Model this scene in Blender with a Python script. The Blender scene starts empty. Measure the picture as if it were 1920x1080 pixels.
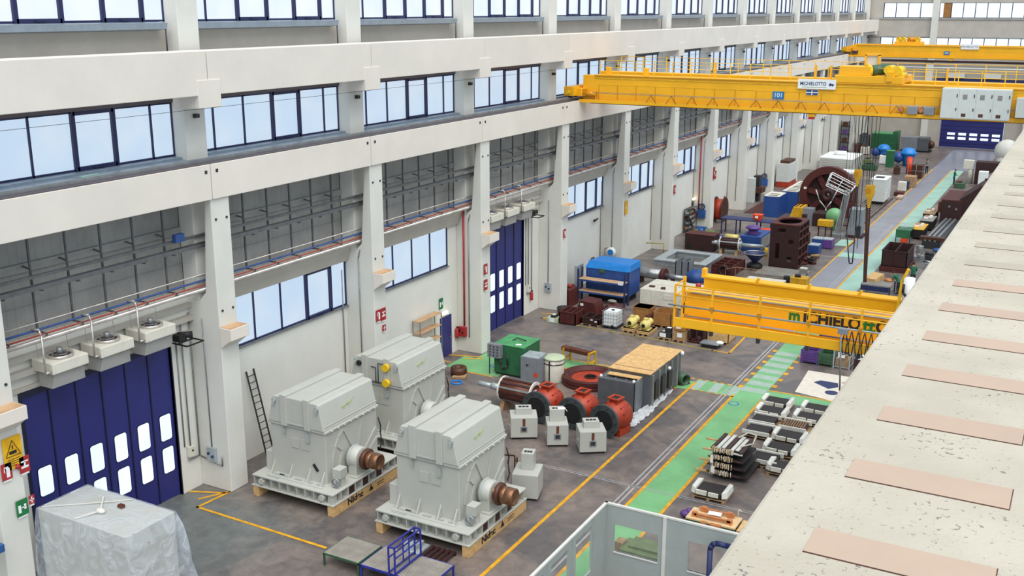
import bpy, math, random
from mathutils import Vector, Matrix
random.seed(4)
PI = math.pi
SC = bpy.context.scene
COL = SC.collection

# ---------------------------------------------------------------- camera, light, exposure
def set_camera():
    yaw, pit, rol = 0.5026, 0.2608, 0.001
    fw = Vector((-math.sin(yaw) * math.cos(pit), math.cos(yaw) * math.cos(pit), -math.sin(pit)))
    rt = Vector((math.cos(yaw), math.sin(yaw), 0))
    up = rt.cross(fw)
    r = math.cos(rol) * rt + math.sin(rol) * up
    u = -math.sin(rol) * rt + math.cos(rol) * up
    cd = bpy.data.cameras.new('camera')
    cd.sensor_width = 36
    cd.lens = 1964.08 * 36 / 1920
    cd.clip_end = 500
    co = bpy.data.objects.new('camera', cd)
    COL.objects.link(co)
    m = Matrix((r, u, -fw)).transposed().to_4x4()
    m.translation = Vector((22.4376, -18.6218, 18.9364))
    co.matrix_world = m
    SC.camera = co
set_camera()

w = bpy.data.worlds.new('daylight')
SC.world = w
w.use_nodes = True
w.node_tree.nodes['Background'].inputs[0].default_value = (0.74, 0.88, 1.0, 1)
w.node_tree.nodes['Background'].inputs[1].default_value = 0.82

def sun(name, direction, strength, angle, col):
    ld = bpy.data.lights.new(name, 'SUN')
    ld.energy = strength
    ld.angle = math.radians(angle)
    ld.color = col
    o = bpy.data.objects.new(name, ld)
    COL.objects.link(o)
    o.rotation_euler = Vector(direction).to_track_quat('-Z', 'Y').to_euler()
    o.location = (8, 30, 40)
    return o
sun('skylight_daylight', (-0.40, 0.40, -1.0), 2.9, 65, (1.0, 0.97, 0.92))

SC.view_settings.view_transform = 'Standard'
SC.view_settings.look = 'None'
SC.view_settings.exposure = 0.15
SC.view_settings.gamma = 1.0
SC.view_settings.use_curve_mapping = False

# ---------------------------------------------------------------- materials
def lin(h):
    h = h.lstrip('#')
    out = []
    for i in (0, 2, 4):
        c = int(h[i:i + 2], 16) / 255
        out.append(c / 12.92 if c <= 0.04045 else ((c + 0.055) / 1.055) ** 2.4)
    return tuple(out) + (1,)
MATS = {}
def mat(name, hexc, rough=0.5, metal=0.0, var=0.12, scale=2.5, hex2=None, bump=0.0, spec=0.5, alpha=1.0):
    m = bpy.data.materials.new(name)
    m.use_nodes = True
    nt = m.node_tree
    b = nt.nodes['Principled BSDF']
    b.inputs['Roughness'].default_value = rough
    b.inputs['Metallic'].default_value = metal
    b.inputs['Specular IOR Level'].default_value = spec
    b.inputs['Alpha'].default_value = alpha
    c = lin(hexc)
    if hex2:
        c2 = lin(hex2)
    else:
        c2 = tuple(x * (1 - var * 2) for x in c[:3]) + (1,)
        c = tuple(min(1, x * (1 + var * .6)) for x in c[:3]) + (1,)
    tc = nt.nodes.new('ShaderNodeTexCoord')
    nz = nt.nodes.new('ShaderNodeTexNoise')
    nz.inputs['Scale'].default_value = scale
    nz.inputs['Detail'].default_value = 6
    nz.inputs['Roughness'].default_value = 0.62
    nt.links.new(tc.outputs['Object'], nz.inputs['Vector'])
    rp = nt.nodes.new('ShaderNodeValToRGB')
    rp.color_ramp.elements[0].position = 0.36
    rp.color_ramp.elements[1].position = 0.64
    rp.color_ramp.elements[0].color = c2
    rp.color_ramp.elements[1].color = c
    nt.links.new(nz.outputs['Fac'], rp.inputs['Fac'])
    nt.links.new(rp.outputs['Color'], b.inputs['Base Color'])
    if bump:
        bp = nt.nodes.new('ShaderNodeBump')
        bp.inputs['Strength'].default_value = bump
        nz2 = nt.nodes.new('ShaderNodeTexNoise')
        nz2.inputs['Scale'].default_value = scale * 6
        nz2.inputs['Detail'].default_value = 4
        nt.links.new(tc.outputs['Object'], nz2.inputs['Vector'])
        nt.links.new(nz2.outputs['Fac'], bp.inputs['Height'])
        nt.links.new(bp.outputs['Normal'], b.inputs['Normal'])
    MATS[name] = m
    return m
def glow(name, hexc, strength):
    m = bpy.data.materials.new(name)
    m.use_nodes = True
    b = m.node_tree.nodes['Principled BSDF']
    b.inputs['Base Color'].default_value = (0.04, 0.05, 0.06, 1)
    b.inputs['Roughness'].default_value = 0.25
    nt = m.node_tree
    tc = nt.nodes.new('ShaderNodeTexCoord')
    nz = nt.nodes.new('ShaderNodeTexNoise')
    nz.inputs['Scale'].default_value = 0.5
    rp = nt.nodes.new('ShaderNodeValToRGB')
    c = lin(hexc)
    rp.color_ramp.elements[0].position = 0.35
    rp.color_ramp.elements[1].position = 0.7
    rp.color_ramp.elements[0].color = (c[0] * .86, c[1] * .93, c[2], 1)
    rp.color_ramp.elements[1].color = c
    nt.links.new(tc.outputs['Object'], nz.inputs['Vector'])
    nt.links.new(nz.outputs['Fac'], rp.inputs['Fac'])
    nt.links.new(rp.outputs['Color'], b.inputs['Emission Color'])
    b.inputs['Emission Strength'].default_value = strength
    MATS[name] = m
    return m

mat('concrete', 'dddbd3', 0.8, var=0.03, scale=0.6)
mat('concrete_cream', 'e6ddd2', 0.75, var=0.03, scale=0.4)
mat('wall_paint', 'e2e0d8', 0.8, var=0.03, scale=0.5)
mat('panel_beige', 'bdb6ac', 0.7, var=0.05, scale=0.7)
mat('cladding', 'a6a4a0', 0.55, var=0.08, scale=0.8)
mat('grey_sheet', '8b8882', 0.55, var=0.1, scale=1.2)
mat('tray_metal', '6c6d6f', 0.5, 0.2)
mat('sill_metal', '96a3b0', 0.4, 0.4, var=0.06)
mat('frame_blue', '1e2350', 0.4, var=0.05)
mat('lintel', '5a5257', 0.5, var=0.05)
mat('tan_ply', 'c9a27c', 0.8, var=0.1)
mat('door_blue', '2b2e74', 0.42, var=0.06, scale=0.8)
mat('seam_dark', '161838', 0.5)
mat('dark', '1c1b1c', 0.6)
mat('dark_metal', '3a3b3d', 0.5, 0.3)
mat('pipe_grey', '8d8f90', 0.4, 0.5)
mat('pipe_steel', 'd0c8c2', 0.3, 0.6)
mat('pipe_red', 'a8402c', 0.4)
mat('pipe_blue', '2d4f8c', 0.4)
mat('white', 'eef0ef', 0.5, var=0.03)
mat('machine_grey', 'b9b9b1', 0.38, var=0.03, scale=0.6)
mat('machine_grey_shade', 'a8aeac', 0.4, var=0.04)
mat('rust_shaft', '8a6248', 0.35, 0.6, var=0.2, scale=5)
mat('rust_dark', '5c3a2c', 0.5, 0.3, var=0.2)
mat('mark_green', 'b4c088', 0.6)
mat('brown_primer', '521f1a', 0.6, var=0.14, scale=3)
mat('brown_dark', '371918', 0.65, var=0.15, scale=3)
mat('red_oxide', 'ad3a1e', 0.5, var=0.16, scale=2)
mat('black_ring', '474d50', 0.5, 0.2, var=0.1)
mat('wood', 'd6ae76', 0.7, var=0.12, scale=6)
mat('plywood', 'e6c494', 0.7, var=0.09, scale=1.5)
mat('osb', 'd9b077', 0.8, var=0.12, scale=5)
mat('pallet_wood', 'a98763', 0.8, var=0.18, scale=5)
mat('grate', 'b5aba0', 0.6, 0.2, var=0.1)
mat('rail_blue', '2f3596', 0.45)
mat('green_machine', '2a6742', 0.45, var=0.1)
mat('green_top', '4f9a63', 0.5, var=0.12)
mat('green_dark', '3d5f45', 0.5, var=0.12)
mat('green_olive', '6d7d4f', 0.5, var=0.15)
mat('cab_grey', '8e939a', 0.4, 0.3, var=0.06)
mat('slate', '5d6166', 0.5, 0.1, var=0.08)
mat('cream', 'd9d4c6', 0.6, var=0.05)
mat('cream_green', 'b5c0a2', 0.6, var=0.06)
mat('crane_yellow', 'f7b516', 0.42, var=0.05, scale=0.5)
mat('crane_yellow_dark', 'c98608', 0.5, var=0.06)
mat('signal_yellow', 'f0c31c', 0.45)
mat('wire', '9aa3a5', 0.4, 0.3)
mat('cable_dark', '2c2a2a', 0.6)
mat('rope_brown', '4a2c24', 0.7)
mat('cabinet_white', 'cfd3cf', 0.4, var=0.03)
mat('blue_bright', '1f7fd0', 0.4, var=0.06)
mat('blue_mid', '264a8c', 0.45, var=0.08)
mat('blue_dark', '27315f', 0.5, var=0.1)
mat('blue_paint', '2f5c9e', 0.45, var=0.12)
mat('orange', 'e2491d', 0.5)
mat('yellow_motor', 'e0cf7c', 0.5, var=0.12)
mat('yellow_box', 'd9a41c', 0.5, var=0.12)
mat('cardboard', 'a3713c', 0.8, var=0.1)
mat('purple', '5f3f86', 0.5, var=0.1)
mat('steel', 'a9abad', 0.35, 0.7, var=0.1)
mat('galv', 'b3bcc0', 0.4, 0.3, var=0.1)
mat('core_black', '2a2324', 0.55, 0.1, var=0.15, scale=6)
mat('core_side', '4a3330', 0.6, var=0.2)
mat('copper', 'd58a58', 0.4, 0.3, var=0.12)
mat('copper_dark', '6b3a2a', 0.5, 0.2, var=0.2)
mat('coil_white', 'dcdad2', 0.6, var=0.06)
mat('office_grey', 'a3aaa6', 0.5, var=0.03)
mat('office_edge', 'd8d6cf', 0.5, var=0.03)
mat('skin', 'c98f70', 0.6, var=0.03)
mat('hair', '2a1c14', 0.7)
mat('shirt_green', '1f6a4c', 0.8)
mat('trousers', '2a2c3a', 0.8)
mat('sign_red', 'b02a2e', 0.5)
mat('sign_green', '14763f', 0.5)
mat('sign_yellow', 'f2b70f', 0.5)
mat('sign_blue', '2a7ab8', 0.5)
mat('text_black', '1d1d1f', 0.6)
mat('text_blue', '1c3f7c', 0.5)
mat('text_green', '1f7a2e', 0.5)
mat('text_white', 'f2f2f0', 0.5, var=0.02)
mat('carton', 'dcd3c6', 0.8, var=0.05)
mat('line_yellow', 'e0a21a', 0.6, var=0.14, scale=3)
mat('line_dull', 'a59440', 0.6, var=0.2, scale=3)
mat('line_white', 'a8a6a8', 0.6, var=0.1)
mat('walk_green', '77b57b', 0.42, var=0.09, scale=0.6)
mat('walk_pale', '9dc4b4', 0.4, var=0.08, scale=0.5)
mat('zebra_grey', 'a3b8aa', 0.4, var=0.06)
mat('lane_grey', '8d8f9a', 0.3, var=0.08, scale=0.4)
mat('patch', 'bba391', 0.9, var=0.03)
mat('patch_pale', 'b3aa99', 0.9, var=0.04)
glow('window_glass', 'd3e3f3', 0.84)
glow('upper_glass', 'f2f7fb', 0.9)
glow('door_glass', 'e6f6ff', 1.15)
glow('end_glass', 'f0fbff', 1.1)
glow('lamp_glow', 'ffe6b0', 5.0)

def glassy(name, col, rough=0.05, mixf=0.75, bump=0.0):
    m = bpy.data.materials.new(name)
    m.use_nodes = True
    nt = m.node_tree
    nt.nodes.clear()
    out = nt.nodes.new('ShaderNodeOutputMaterial')
    mx = nt.nodes.new('ShaderNodeMixShader')
    tr = nt.nodes.new('ShaderNodeBsdfTransparent')
    pr = nt.nodes.new('ShaderNodeBsdfPrincipled')
    pr.inputs['Base Color'].default_value = col
    pr.inputs['Roughness'].default_value = rough
    nt.links.new(tr.outputs[0], mx.inputs[1])
    nt.links.new(pr.outputs[0], mx.inputs[2])
    nt.links.new(mx.outputs[0], out.inputs[0])
    if bump:
        tc = nt.nodes.new('ShaderNodeTexCoord')
        nz = nt.nodes.new('ShaderNodeTexNoise')
        nz.inputs['Scale'].default_value = 1.6
        nz.inputs['Detail'].default_value = 7
        nz.inputs['Distortion'].default_value = 1.5
        nt.links.new(tc.outputs['Object'], nz.inputs['Vector'])
        bp = nt.nodes.new('ShaderNodeBump')
        bp.inputs['Strength'].default_value = bump
        bp.inputs['Distance'].default_value = 0.3
        nt.links.new(nz.outputs['Fac'], bp.inputs['Height'])
        nt.links.new(bp.outputs['Normal'], pr.inputs['Normal'])
        mr = nt.nodes.new('ShaderNodeMapRange')
        mr.inputs['From Min'].default_value = 0.3
        mr.inputs['From Max'].default_value = 0.75
        mr.inputs['To Min'].default_value = mixf * 0.35
        mr.inputs['To Max'].default_value = min(1, mixf * 1.5)
        nt.links.new(nz.outputs['Fac'], mr.inputs['Value'])
        nt.links.new(mr.outputs[0], mx.inputs[0])
    else:
        mx.inputs[0].default_value = mixf
    MATS[name] = m
glassy('office_glass', (0.6, 0.65, 0.63, 1), 0.05, 0.07)
glassy('plastic_film', (0.78, 0.84, 0.92, 1), 0.2, 0.30, bump=0.45)
glassy('ibc_plastic', (0.86, 0.88, 0.88, 1), 0.3, 0.9)

def floor_material():
    m = bpy.data.materials.new('floor_screed')
    m.use_nodes = True
    nt = m.node_tree
    b = nt.nodes['Principled BSDF']
    tc = nt.nodes.new('ShaderNodeTexCoord')
    def noise(s, d=6, r=.6, dist=0):
        n = nt.nodes.new('ShaderNodeTexNoise')
        n.inputs['Scale'].default_value = s
        n.inputs['Detail'].default_value = d
        n.inputs['Roughness'].default_value = r
        n.inputs['Distortion'].default_value = dist
        nt.links.new(tc.outputs['Object'], n.inputs['Vector'])
        return n
    big = noise(0.3, 6, .62, 1.2)
    fine = noise(1.8, 8, .7, .6)
    r1 = nt.nodes.new('ShaderNodeValToRGB')
    r1.color_ramp.elements[0].position = .42
    r1.color_ramp.elements[0].color = lin('67605f')
    r1.color_ramp.elements[1].position = .58
    r1.color_ramp.elements[1].color = lin('85776f')
    nt.links.new(big.outputs['Fac'], r1.inputs['Fac'])
    r2 = nt.nodes.new('ShaderNodeValToRGB')
    r2.color_ramp.elements[0].position = .3
    r2.color_ramp.elements[0].color = (.50, .51, .54, 1)
    r2.color_ramp.elements[1].position = .62
    r2.color_ramp.elements[1].color = (1, 1, 1, 1)
    nt.links.new(fine.outputs['Fac'], r2.inputs['Fac'])
    # greenish cooler screed at the left near the first door
    sx = nt.nodes.new('ShaderNodeSeparateXYZ')
    nt.links.new(tc.outputs['Object'], sx.inputs[0])
    mr = nt.nodes.new('ShaderNodeMapRange')
    mr.inputs['From Min'].default_value = -3.5
    mr.inputs['From Max'].default_value = -0.5
    mr.inputs['To Min'].default_value = 0.75
    mr.inputs['To Max'].default_value = 0.0
    nt.links.new(sx.outputs['X'], mr.inputs['Value'])
    mr2 = nt.nodes.new('ShaderNodeMapRange')
    mr2.inputs['From Min'].default_value = 8.5
    mr2.inputs['From Max'].default_value = 10.5
    mr2.inputs['To Min'].default_value = 1.0
    mr2.inputs['To Max'].default_value = 0.1
    nt.links.new(sx.outputs['Y'], mr2.inputs['Value'])
    mm = nt.nodes.new('ShaderNodeMath')
    mm.operation = 'MULTIPLY'
    nt.links.new(mr.outputs[0], mm.inputs[0])
    nt.links.new(mr2.outputs[0], mm.inputs[1])
    g = nt.nodes.new('ShaderNodeMixRGB')
    nt.links.new(mm.outputs[0], g.inputs[0])
    nt.links.new(r1.outputs[0], g.inputs[1])
    g.inputs[2].default_value = lin('6c7472')
    mx = nt.nodes.new('ShaderNodeMixRGB')
    mx.blend_type = 'MULTIPLY'
    mx.inputs[0].default_value = 0.8
    nt.links.new(g.outputs[0], mx.inputs[1])
    nt.links.new(r2.outputs[0], mx.inputs[2])
    nt.links.new(mx.outputs[0], b.inputs['Base Color'])
    rr = nt.nodes.new('ShaderNodeMapRange')
    rr.inputs['To Min'].default_value = 0.22
    rr.inputs['To Max'].default_value = 0.55
    nt.links.new(fine.outputs['Fac'], rr.inputs['Value'])
    nt.links.new(rr.outputs[0], b.inputs['Roughness'])
    MATS['floor'] = m
floor_material()

def speckle_material():
    m = bpy.data.materials.new('speckled_concrete')
    m.use_nodes = True
    nt = m.node_tree
    b = nt.nodes['Principled BSDF']
    b.inputs['Roughness'].default_value = 0.85
    tc = nt.nodes.new('ShaderNodeTexCoord')
    def noise(s, d, dist=0, vec=None):
        n = nt.nodes.new('ShaderNodeTexNoise')
        n.inputs['Scale'].default_value = s
        n.inputs['Detail'].default_value = d
        n.inputs['Roughness'].default_value = .7
        n.inputs['Distortion'].default_value = dist
        nt.links.new(vec or tc.outputs['Object'], n.inputs['Vector'])
        return n
    big = noise(1.2, 3)
    r1 = nt.nodes.new('ShaderNodeValToRGB')
    r1.color_ramp.elements[0].position = .4
    r1.color_ramp.elements[0].color = lin('b5ac9c')
    r1.color_ramp.elements[1].position = .6
    r1.color_ramp.elements[1].color = lin('c1b8a8')
    nt.links.new(big.outputs['Fac'], r1.inputs['Fac'])
    sp = noise(42, 3, .4)
    cl = noise(5, 2)
    a = nt.nodes.new('ShaderNodeMath'); a.operation = 'MULTIPLY_ADD'
    nt.links.new(cl.outputs['Fac'], a.inputs[0])
    a.inputs[1].default_value = .35
    nt.links.new(sp.outputs['Fac'], a.inputs[2])
    r2 = nt.nodes.new('ShaderNodeValToRGB')
    r2.color_ramp.elements[0].position = .80
    r2.color_ramp.elements[0].color = (1, 1, 1, 1)
    r2.color_ramp.elements[1].position = .86
    r2.color_ramp.elements[1].color = (.42, .42, .46, 1)
    nt.links.new(a.outputs[0], r2.inputs['Fac'])
    mx = nt.nodes.new('ShaderNodeMixRGB')
    mx.blend_type = 'MULTIPLY'
    mx.inputs[0].default_value = 1
    nt.links.new(r1.outputs[0], mx.inputs[1])
    nt.links.new(r2.outputs[0], mx.inputs[2])
    nt.links.new(mx.outputs[0], b.inputs['Base Color'])
    bp = nt.nodes.new('ShaderNodeBump')
    bp.inputs['Strength'].default_value = .35
    bp.inputs['Distance'].default_value = .01
    nt.links.new(sp.outputs['Fac'], bp.inputs['Height'])
    nt.links.new(bp.outputs['Normal'], b.inputs['Normal'])
    MATS['speckle'] = m
speckle_material()

# ---------------------------------------------------------------- mesh helpers
class M:
    def __init__(s):
        s.v = []; s.f = []; s.s = []
    def add(s, vs, fs, sm=False):
        n = len(s.v)
        s.v += [tuple(p) for p in vs]
        for f in fs:
            s.f.append(tuple(i + n for i in f)); s.s.append(sm)
        return s
    def box(s, x0, y0, z0, x1, y1, z1):
        x0, x1 = min(x0, x1), max(x0, x1); y0, y1 = min(y0, y1), max(y0, y1); z0, z1 = min(z0, z1), max(z0, z1)
        return s.add([(x0,y0,z0),(x1,y0,z0),(x1,y1,z0),(x0,y1,z0),(x0,y0,z1),(x1,y0,z1),(x1,y1,z1),(x0,y1,z1)],
                     [(0,3,2,1),(4,5,6,7),(0,1,5,4),(1,2,6,5),(2,3,7,6),(3,0,4,7)])
    def ob(s, c, size, rz=0, rx=0, ry=0):
        from mathutils import Euler
        R = Euler((rx, ry, rz)).to_matrix(); c = Vector(c)
        hx, hy, hz = size[0]/2, size[1]/2, size[2]/2
        vs = [c + R @ Vector(p) for p in [(-hx,-hy,-hz),(hx,-hy,-hz),(hx,hy,-hz),(-hx,hy,-hz),(-hx,-hy,hz),(hx,-hy,hz),(hx,hy,hz),(-hx,hy,hz)]]
        return s.add(vs, [(0,3,2,1),(4,5,6,7),(0,1,5,4),(1,2,6,5),(2,3,7,6),(3,0,4,7)])
    def bar(s, a, b, w=.05, h=None, up=(0,0,1)):
        a, b = Vector(a), Vector(b); d = (b-a)
        if d.length < 1e-6: return s
        d.normalize(); u = Vector(up)
        if abs(d.dot(u)) > .98: u = Vector((0,1,0))
        x = d.cross(u).normalized() * w/2; y = x.cross(d).normalized() * (h or w)/2
        vs = [a-x-y, a+x-y, a+x+y, a-x+y, b-x-y, b+x-y, b+x+y, b-x+y]
        return s.add(vs, [(0,1,2,3),(7,6,5,4),(0,4,5,1),(1,5,6,2),(2,6,7,3),(3,7,4,0)])
    def tube(s, a, b, r, n=10, r2=None):
        a, b = Vector(a), Vector(b); d = (b-a).normalized()
        u = Vector((0,0,1)) if abs(d.z) < .9 else Vector((1,0,0))
        x = d.cross(u).normalized(); y = d.cross(x)
        r2 = r if r2 is None else r2
        vs = []
        for p, q in ((a, r), (b, r2)):
            for i in range(n):
                t = 2*PI*i/n
                vs.append(p + (x*math.cos(t) + y*math.sin(t))*q)
        k = len(s.v)
        s.add(vs, [(i, (i+1)%n, n+(i+1)%n, n+i) for i in range(n)], True)
        s.f.append(tuple(k+i for i in range(n-1, -1, -1))); s.s.append(False)
        s.f.append(tuple(k+n+i for i in range(n))); s.s.append(False)
        return s
    def path(s, pts, r, n=8):
        for i in range(len(pts)-1):
            s.tube(pts[i], pts[i+1], r, n)
        return s
    def prism(s, pts, axis, a, b):
        # polygon in the plane across `axis`, extruded from a to b
        def mk(p, t):
            return {'x': (t, p[0], p[1]), 'y': (p[0], t, p[1]), 'z': (p[0], p[1], t)}[axis]
        n = len(pts)
        vs = [mk(p, a) for p in pts] + [mk(p, b) for p in pts]
        return s.add(vs, [tuple(range(n)), tuple(range(2*n-1, n-1, -1))] + [(i, n+i, n+(i+1)%n, (i+1)%n) for i in range(n)])
    def lathe(s, prof, o=(0,0,0), d=(0,0,1), n=24, closed=False, smooth=True):
        # prof: (radius, height along d)
        o = Vector(o); d = Vector(d).normalized()
        u = Vector((0,0,1)) if abs(d.z) < .9 else Vector((1,0,0))
        x = d.cross(u).normalized(); y = d.cross(x)
        vs = []
        for r, h in prof:
            for i in range(n):
                t = 2*PI*i/n
                vs.append(o + d*h + (x*math.cos(t)+y*math.sin(t))*r)
        fs = []
        k = len(prof)
        for j in range(k if closed else k-1):
            for i in range(n):
                fs.append((j*n+i, j*n+(i+1)%n, ((j+1)%k)*n+(i+1)%n, ((j+1)%k)*n+i))
        q = len(s.v)
        s.add(vs, fs, smooth)
        if not closed:
            if prof[0][0] > .001:
                s.f.append(tuple(q+i for i in range(n-1,-1,-1))); s.s.append(False)
            if prof[-1][0] > .001:
                s.f.append(tuple(q+(k-1)*n+i for i in range(n))); s.s.append(False)
        return s
    def ball(s, c, r, n=14, sq=(1,1,1)):
        vs = []; c = Vector(c); k = n//2
        for j in range(k+1):
            p = PI*j/k
            for i in range(n):
                t = 2*PI*i/n
                vs.append((c.x+r*sq[0]*math.sin(p)*math.cos(t), c.y+r*sq[1]*math.sin(p)*math.sin(t), c.z+r*sq[2]*math.cos(p)))
        return s.add(vs, [(j*n+i, (j+1)*n+i, (j+1)*n+(i+1)%n, j*n+(i+1)%n) for j in range(k) for i in range(n)], True)
    def mesh(s, name, m, sharp=True):
        me = bpy.data.meshes.new(name)
        me.from_pydata(s.v, [], s.f)
        me.polygons.foreach_set('use_smooth', [bool(q) for q in s.s])
        me.materials.append(MATS[m] if isinstance(m, str) else m)
        me.validate(); me.update()
        import bmesh
        bm = bmesh.new(); bm.from_mesh(me)
        bmesh.ops.recalc_face_normals(bm, faces=bm.faces)
        bm.to_mesh(me); bm.free()
        return me
def bevel(o, wd=0.02, seg=2):
    md = o.modifiers.new('bevel', 'BEVEL'); md.width = wd; md.segments = seg; md.limit_method = 'ANGLE'
    md.angle_limit = math.radians(40)
    return o
def link(name, me):
    o = bpy.data.objects.new(name, me); COL.objects.link(o); return o
def tag(o, label, cat, group=None):
    o['label'] = label; o['category'] = cat
    if group: o['group'] = group
    return o
def thing(name, label, cat, loc=(0,0,0), rz=0, group=None):
    o = bpy.data.objects.new(name, None); COL.objects.link(o)
    o.empty_display_size = .2
    o.location = loc; o.rotation_euler = (0,0,rz)
    return tag(o, label, cat, group)
def part(p, name, m, mt, bev=0, label=None):
    o = link(name, m.mesh(name, mt)); o.parent = p
    if bev: bevel(o, bev)
    if label: o['label'] = label
    return o
def solo(name, label, cat, m, mt, loc=(0,0,0), rz=0, group=None, bev=0):
    o = link(name, m.mesh(name, mt)); o.location = loc; o.rotation_euler = (0,0,rz)
    if bev: bevel(o, bev)
    return tag(o, label, cat, group)
def struct(name, m, mt, parent=None, bev=0):
    o = link(name, m.mesh(name, mt))
    if parent: o.parent = parent
    else: o['kind'] = 'structure'
    if bev: bevel(o, bev)
    return o
def sroot(name):
    o = bpy.data.objects.new(name, None); COL.objects.link(o); o['kind'] = 'structure'; return o

def dup(o, loc, rz=None, label=None, group=None, parent=None, _top=True):
    c = o.copy(); COL.objects.link(c)
    if parent: c.parent = parent
    if _top:
        c.location = loc
        if rz is not None: c.rotation_euler = (0,0,rz)
        if label: c['label'] = label
        if group: c['group'] = group
    for ch in list(o.children):
        dup(ch, None, parent=c, _top=False)
    return c
def text(p, name, s, size, mt, loc, rot, ext=0.004, align='CENTER', label=None, sx=1.0, bold=0.0):
    cu = bpy.data.curves.new(name, 'FONT'); cu.body = s; cu.size = size; cu.extrude = ext; cu.offset = bold
    cu.align_x = align; cu.align_y = 'CENTER'
    t = bpy.data.objects.new(name, cu); COL.objects.link(t)
    dg = bpy.context.evaluated_depsgraph_get()
    me = bpy.data.meshes.new_from_object(t.evaluated_get(dg))
    bpy.data.objects.remove(t)
    me.materials.clear(); me.materials.append(MATS[mt])
    o = link(name, me); o.location = loc; o.rotation_euler = rot; o.scale = (sx, 1, 1)
    if p: o.parent = p
    if label: o['label'] = label
    return o
ROT_X = (PI/2, 0, PI/2)      # lettering on a face that looks towards +x
ROT_Y = (PI/2, 0, 0)         # lettering on a face that looks towards -y
ORD = ['first','second','third','fourth','fifth','sixth','seventh','eighth','ninth','tenth','eleventh','twelfth','thirteenth','fourteenth','fifteenth']
# ================================================================ THE SETTING
NB = 14                       # bays of 10 m
YE = 141.5                    # end wall
XW = -7.8                     # inner face of the left wall
# ---- floor and its paint
fl = struct('floor', M().add([(-12,-26,0),(24,-26,0),(24,YE+1,0),(-12,YE+1,0),(-12,-26,-.3),(24,-26,-.3),(24,YE+1,-.3),(-12,YE+1,-.3)],
            [(0,1,2,3),(7,6,5,4),(0,4,5,1),(1,5,6,2),(2,6,7,3),(3,7,4,0)]), 'floor')
def paint(name, rects, mt, z=.004):
    m = M()
    for r in rects:
        if isinstance(r, tuple): x0,y0,x1,y1 = r; m.add([(x0,y0,z),(x1,y0,z),(x1,y1,z),(x0,y1,z)], [(0,1,2,3)])
        else: m.add([(p[0],p[1],z) for p in r], [tuple(range(len(r)))])
    return struct(name, m, mt, fl)
def stroke(pts, wd):
    out = []
    for a, b in zip(pts, pts[1:]):
        d = Vector((b[0]-a[0], b[1]-a[1])); d.normalize(); n = Vector((-d.y, d.x))*wd/2; e = d*wd/2
        out.append([(a[0]-n.x-e.x,a[1]-n.y-e.y),(b[0]-n.x+e.x,b[1]-n.y+e.y),(b[0]+n.x+e.x,b[1]+n.y+e.y),(a[0]+n.x-e.x,a[1]+n.y-e.y)])
    return out
paint('walkway_paint', [(8.3,-6,9.6,30.7), (8.3,32.0,9.6,52), (8.3,30.7,21,32.0)], 'walk_green')
paint('walkway_paint', [(-6.15,27.1,-3.6,31.4),(-3.6,30.2,5.9,31.5),(-6.9,27.2,-6.15,29.2),(5.9,30.35,8.2,31.9)], 'walk_green', .003)
paint('walkway_paint', [(8.25,52,9.6,118), (6.1,64.5,8.2,66.4), (5.0,68.6,6.2,71.2)], 'walk_pale')
paint('lane_paint', [(6.05,41,8.2,64.4),(6.05,66.5,8.2,139),(8.2,118,11.8,139)], 'lane_grey')
z = []
for i in range(7): z.append((8.34, 31.4+i*1.1, 9.55, 32.05+i*1.1))
for i in range(3): z.append((5.95+i*.95, 30.4, 6.42+i*.95, 31.85))
paint('zebra_stripe', z, 'zebra_grey', .006)
ye = [(5.85,-6,6.0,31.4),(8.16,-6,8.3,30.6),(9.6,-6,9.74,30.6),(9.6,32.0,21,32.14),(8.16,41.2,8.28,118),(9.6,41.2,9.74,51),(6.0,52,6.12,118)]
ye += stroke([(-7.7,9.2),(-6.45,9.75)], .13) + stroke([(-6.3,10.0),(-6.9,8.9)], .13) + stroke([(-6.3,9.95),(-6.45,8.32),(-.05,8.2)], .13)
ye += stroke([(-6.0,29.5),(-7.7,29.0)], .16) + stroke([(-6.6,28.85),(-5.8,29.3)], .16) + stroke([(-7.7,28.0),(-7.0,27.9)], .1)
ye += stroke([(-7.0,39.0),(-5.9,39.2),(-6.5,38.0),(-5.7,37.75)], .13)
ye += stroke([(5.0,36.95),(6.0,36.95),(5.85,41.6)], .13)
for i in range(7):
    ye.append((8.05, 31.8+i*1.1, 8.3, 32.2+i*1.1)); ye += [(5.5+i*.4, 31.85, 5.7+i*.4, 32.0),(6.1+i*.4, 30.25, 6.3+i*.4, 30.38)] if i < 6 else []; ye.append((9.6, 32.6+i*1.1, 9.85, 33.0+i*1.1))
paint('painted_line', ye, 'line_yellow', .009)
paint('painted_line', stroke([(-6.1,27.0),(-3.9,27.0)], .12)+stroke([(-3.6,31.55),(5.3,31.55)], .12)+stroke([(-3.5,30.1),(5.3,30.1)], .12), 'line_yellow', .009)
paint('painted_line', stroke([(-5.6,37.7),(0,37.45),(5.0,36.95)], .12), 'line_dull', .009)
paint('floor_joint', [(7.66,-6,7.74,80),(7.86,-6,7.94,80),(3.4,18.26,16,18.31),(3.4,18.40,16,18.44)], 'line_white', .008)
for i, (x, y) in enumerate([(8.6,29.4),(-4.6,28.6),(10.9,31.3),(4.9,30.7)]):
    m = M().lathe([(.28,0),(.28,.001)], (x,y,.008), n=20)
    d = struct('painted_disc', m, 'sign_blue', fl)
    m = M().lathe([(.2,0),(.2,.001)], (x,y,.0105), n=20)
    m.add([], [])
    struct('painted_disc', m, 'walk_green', fl)

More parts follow.
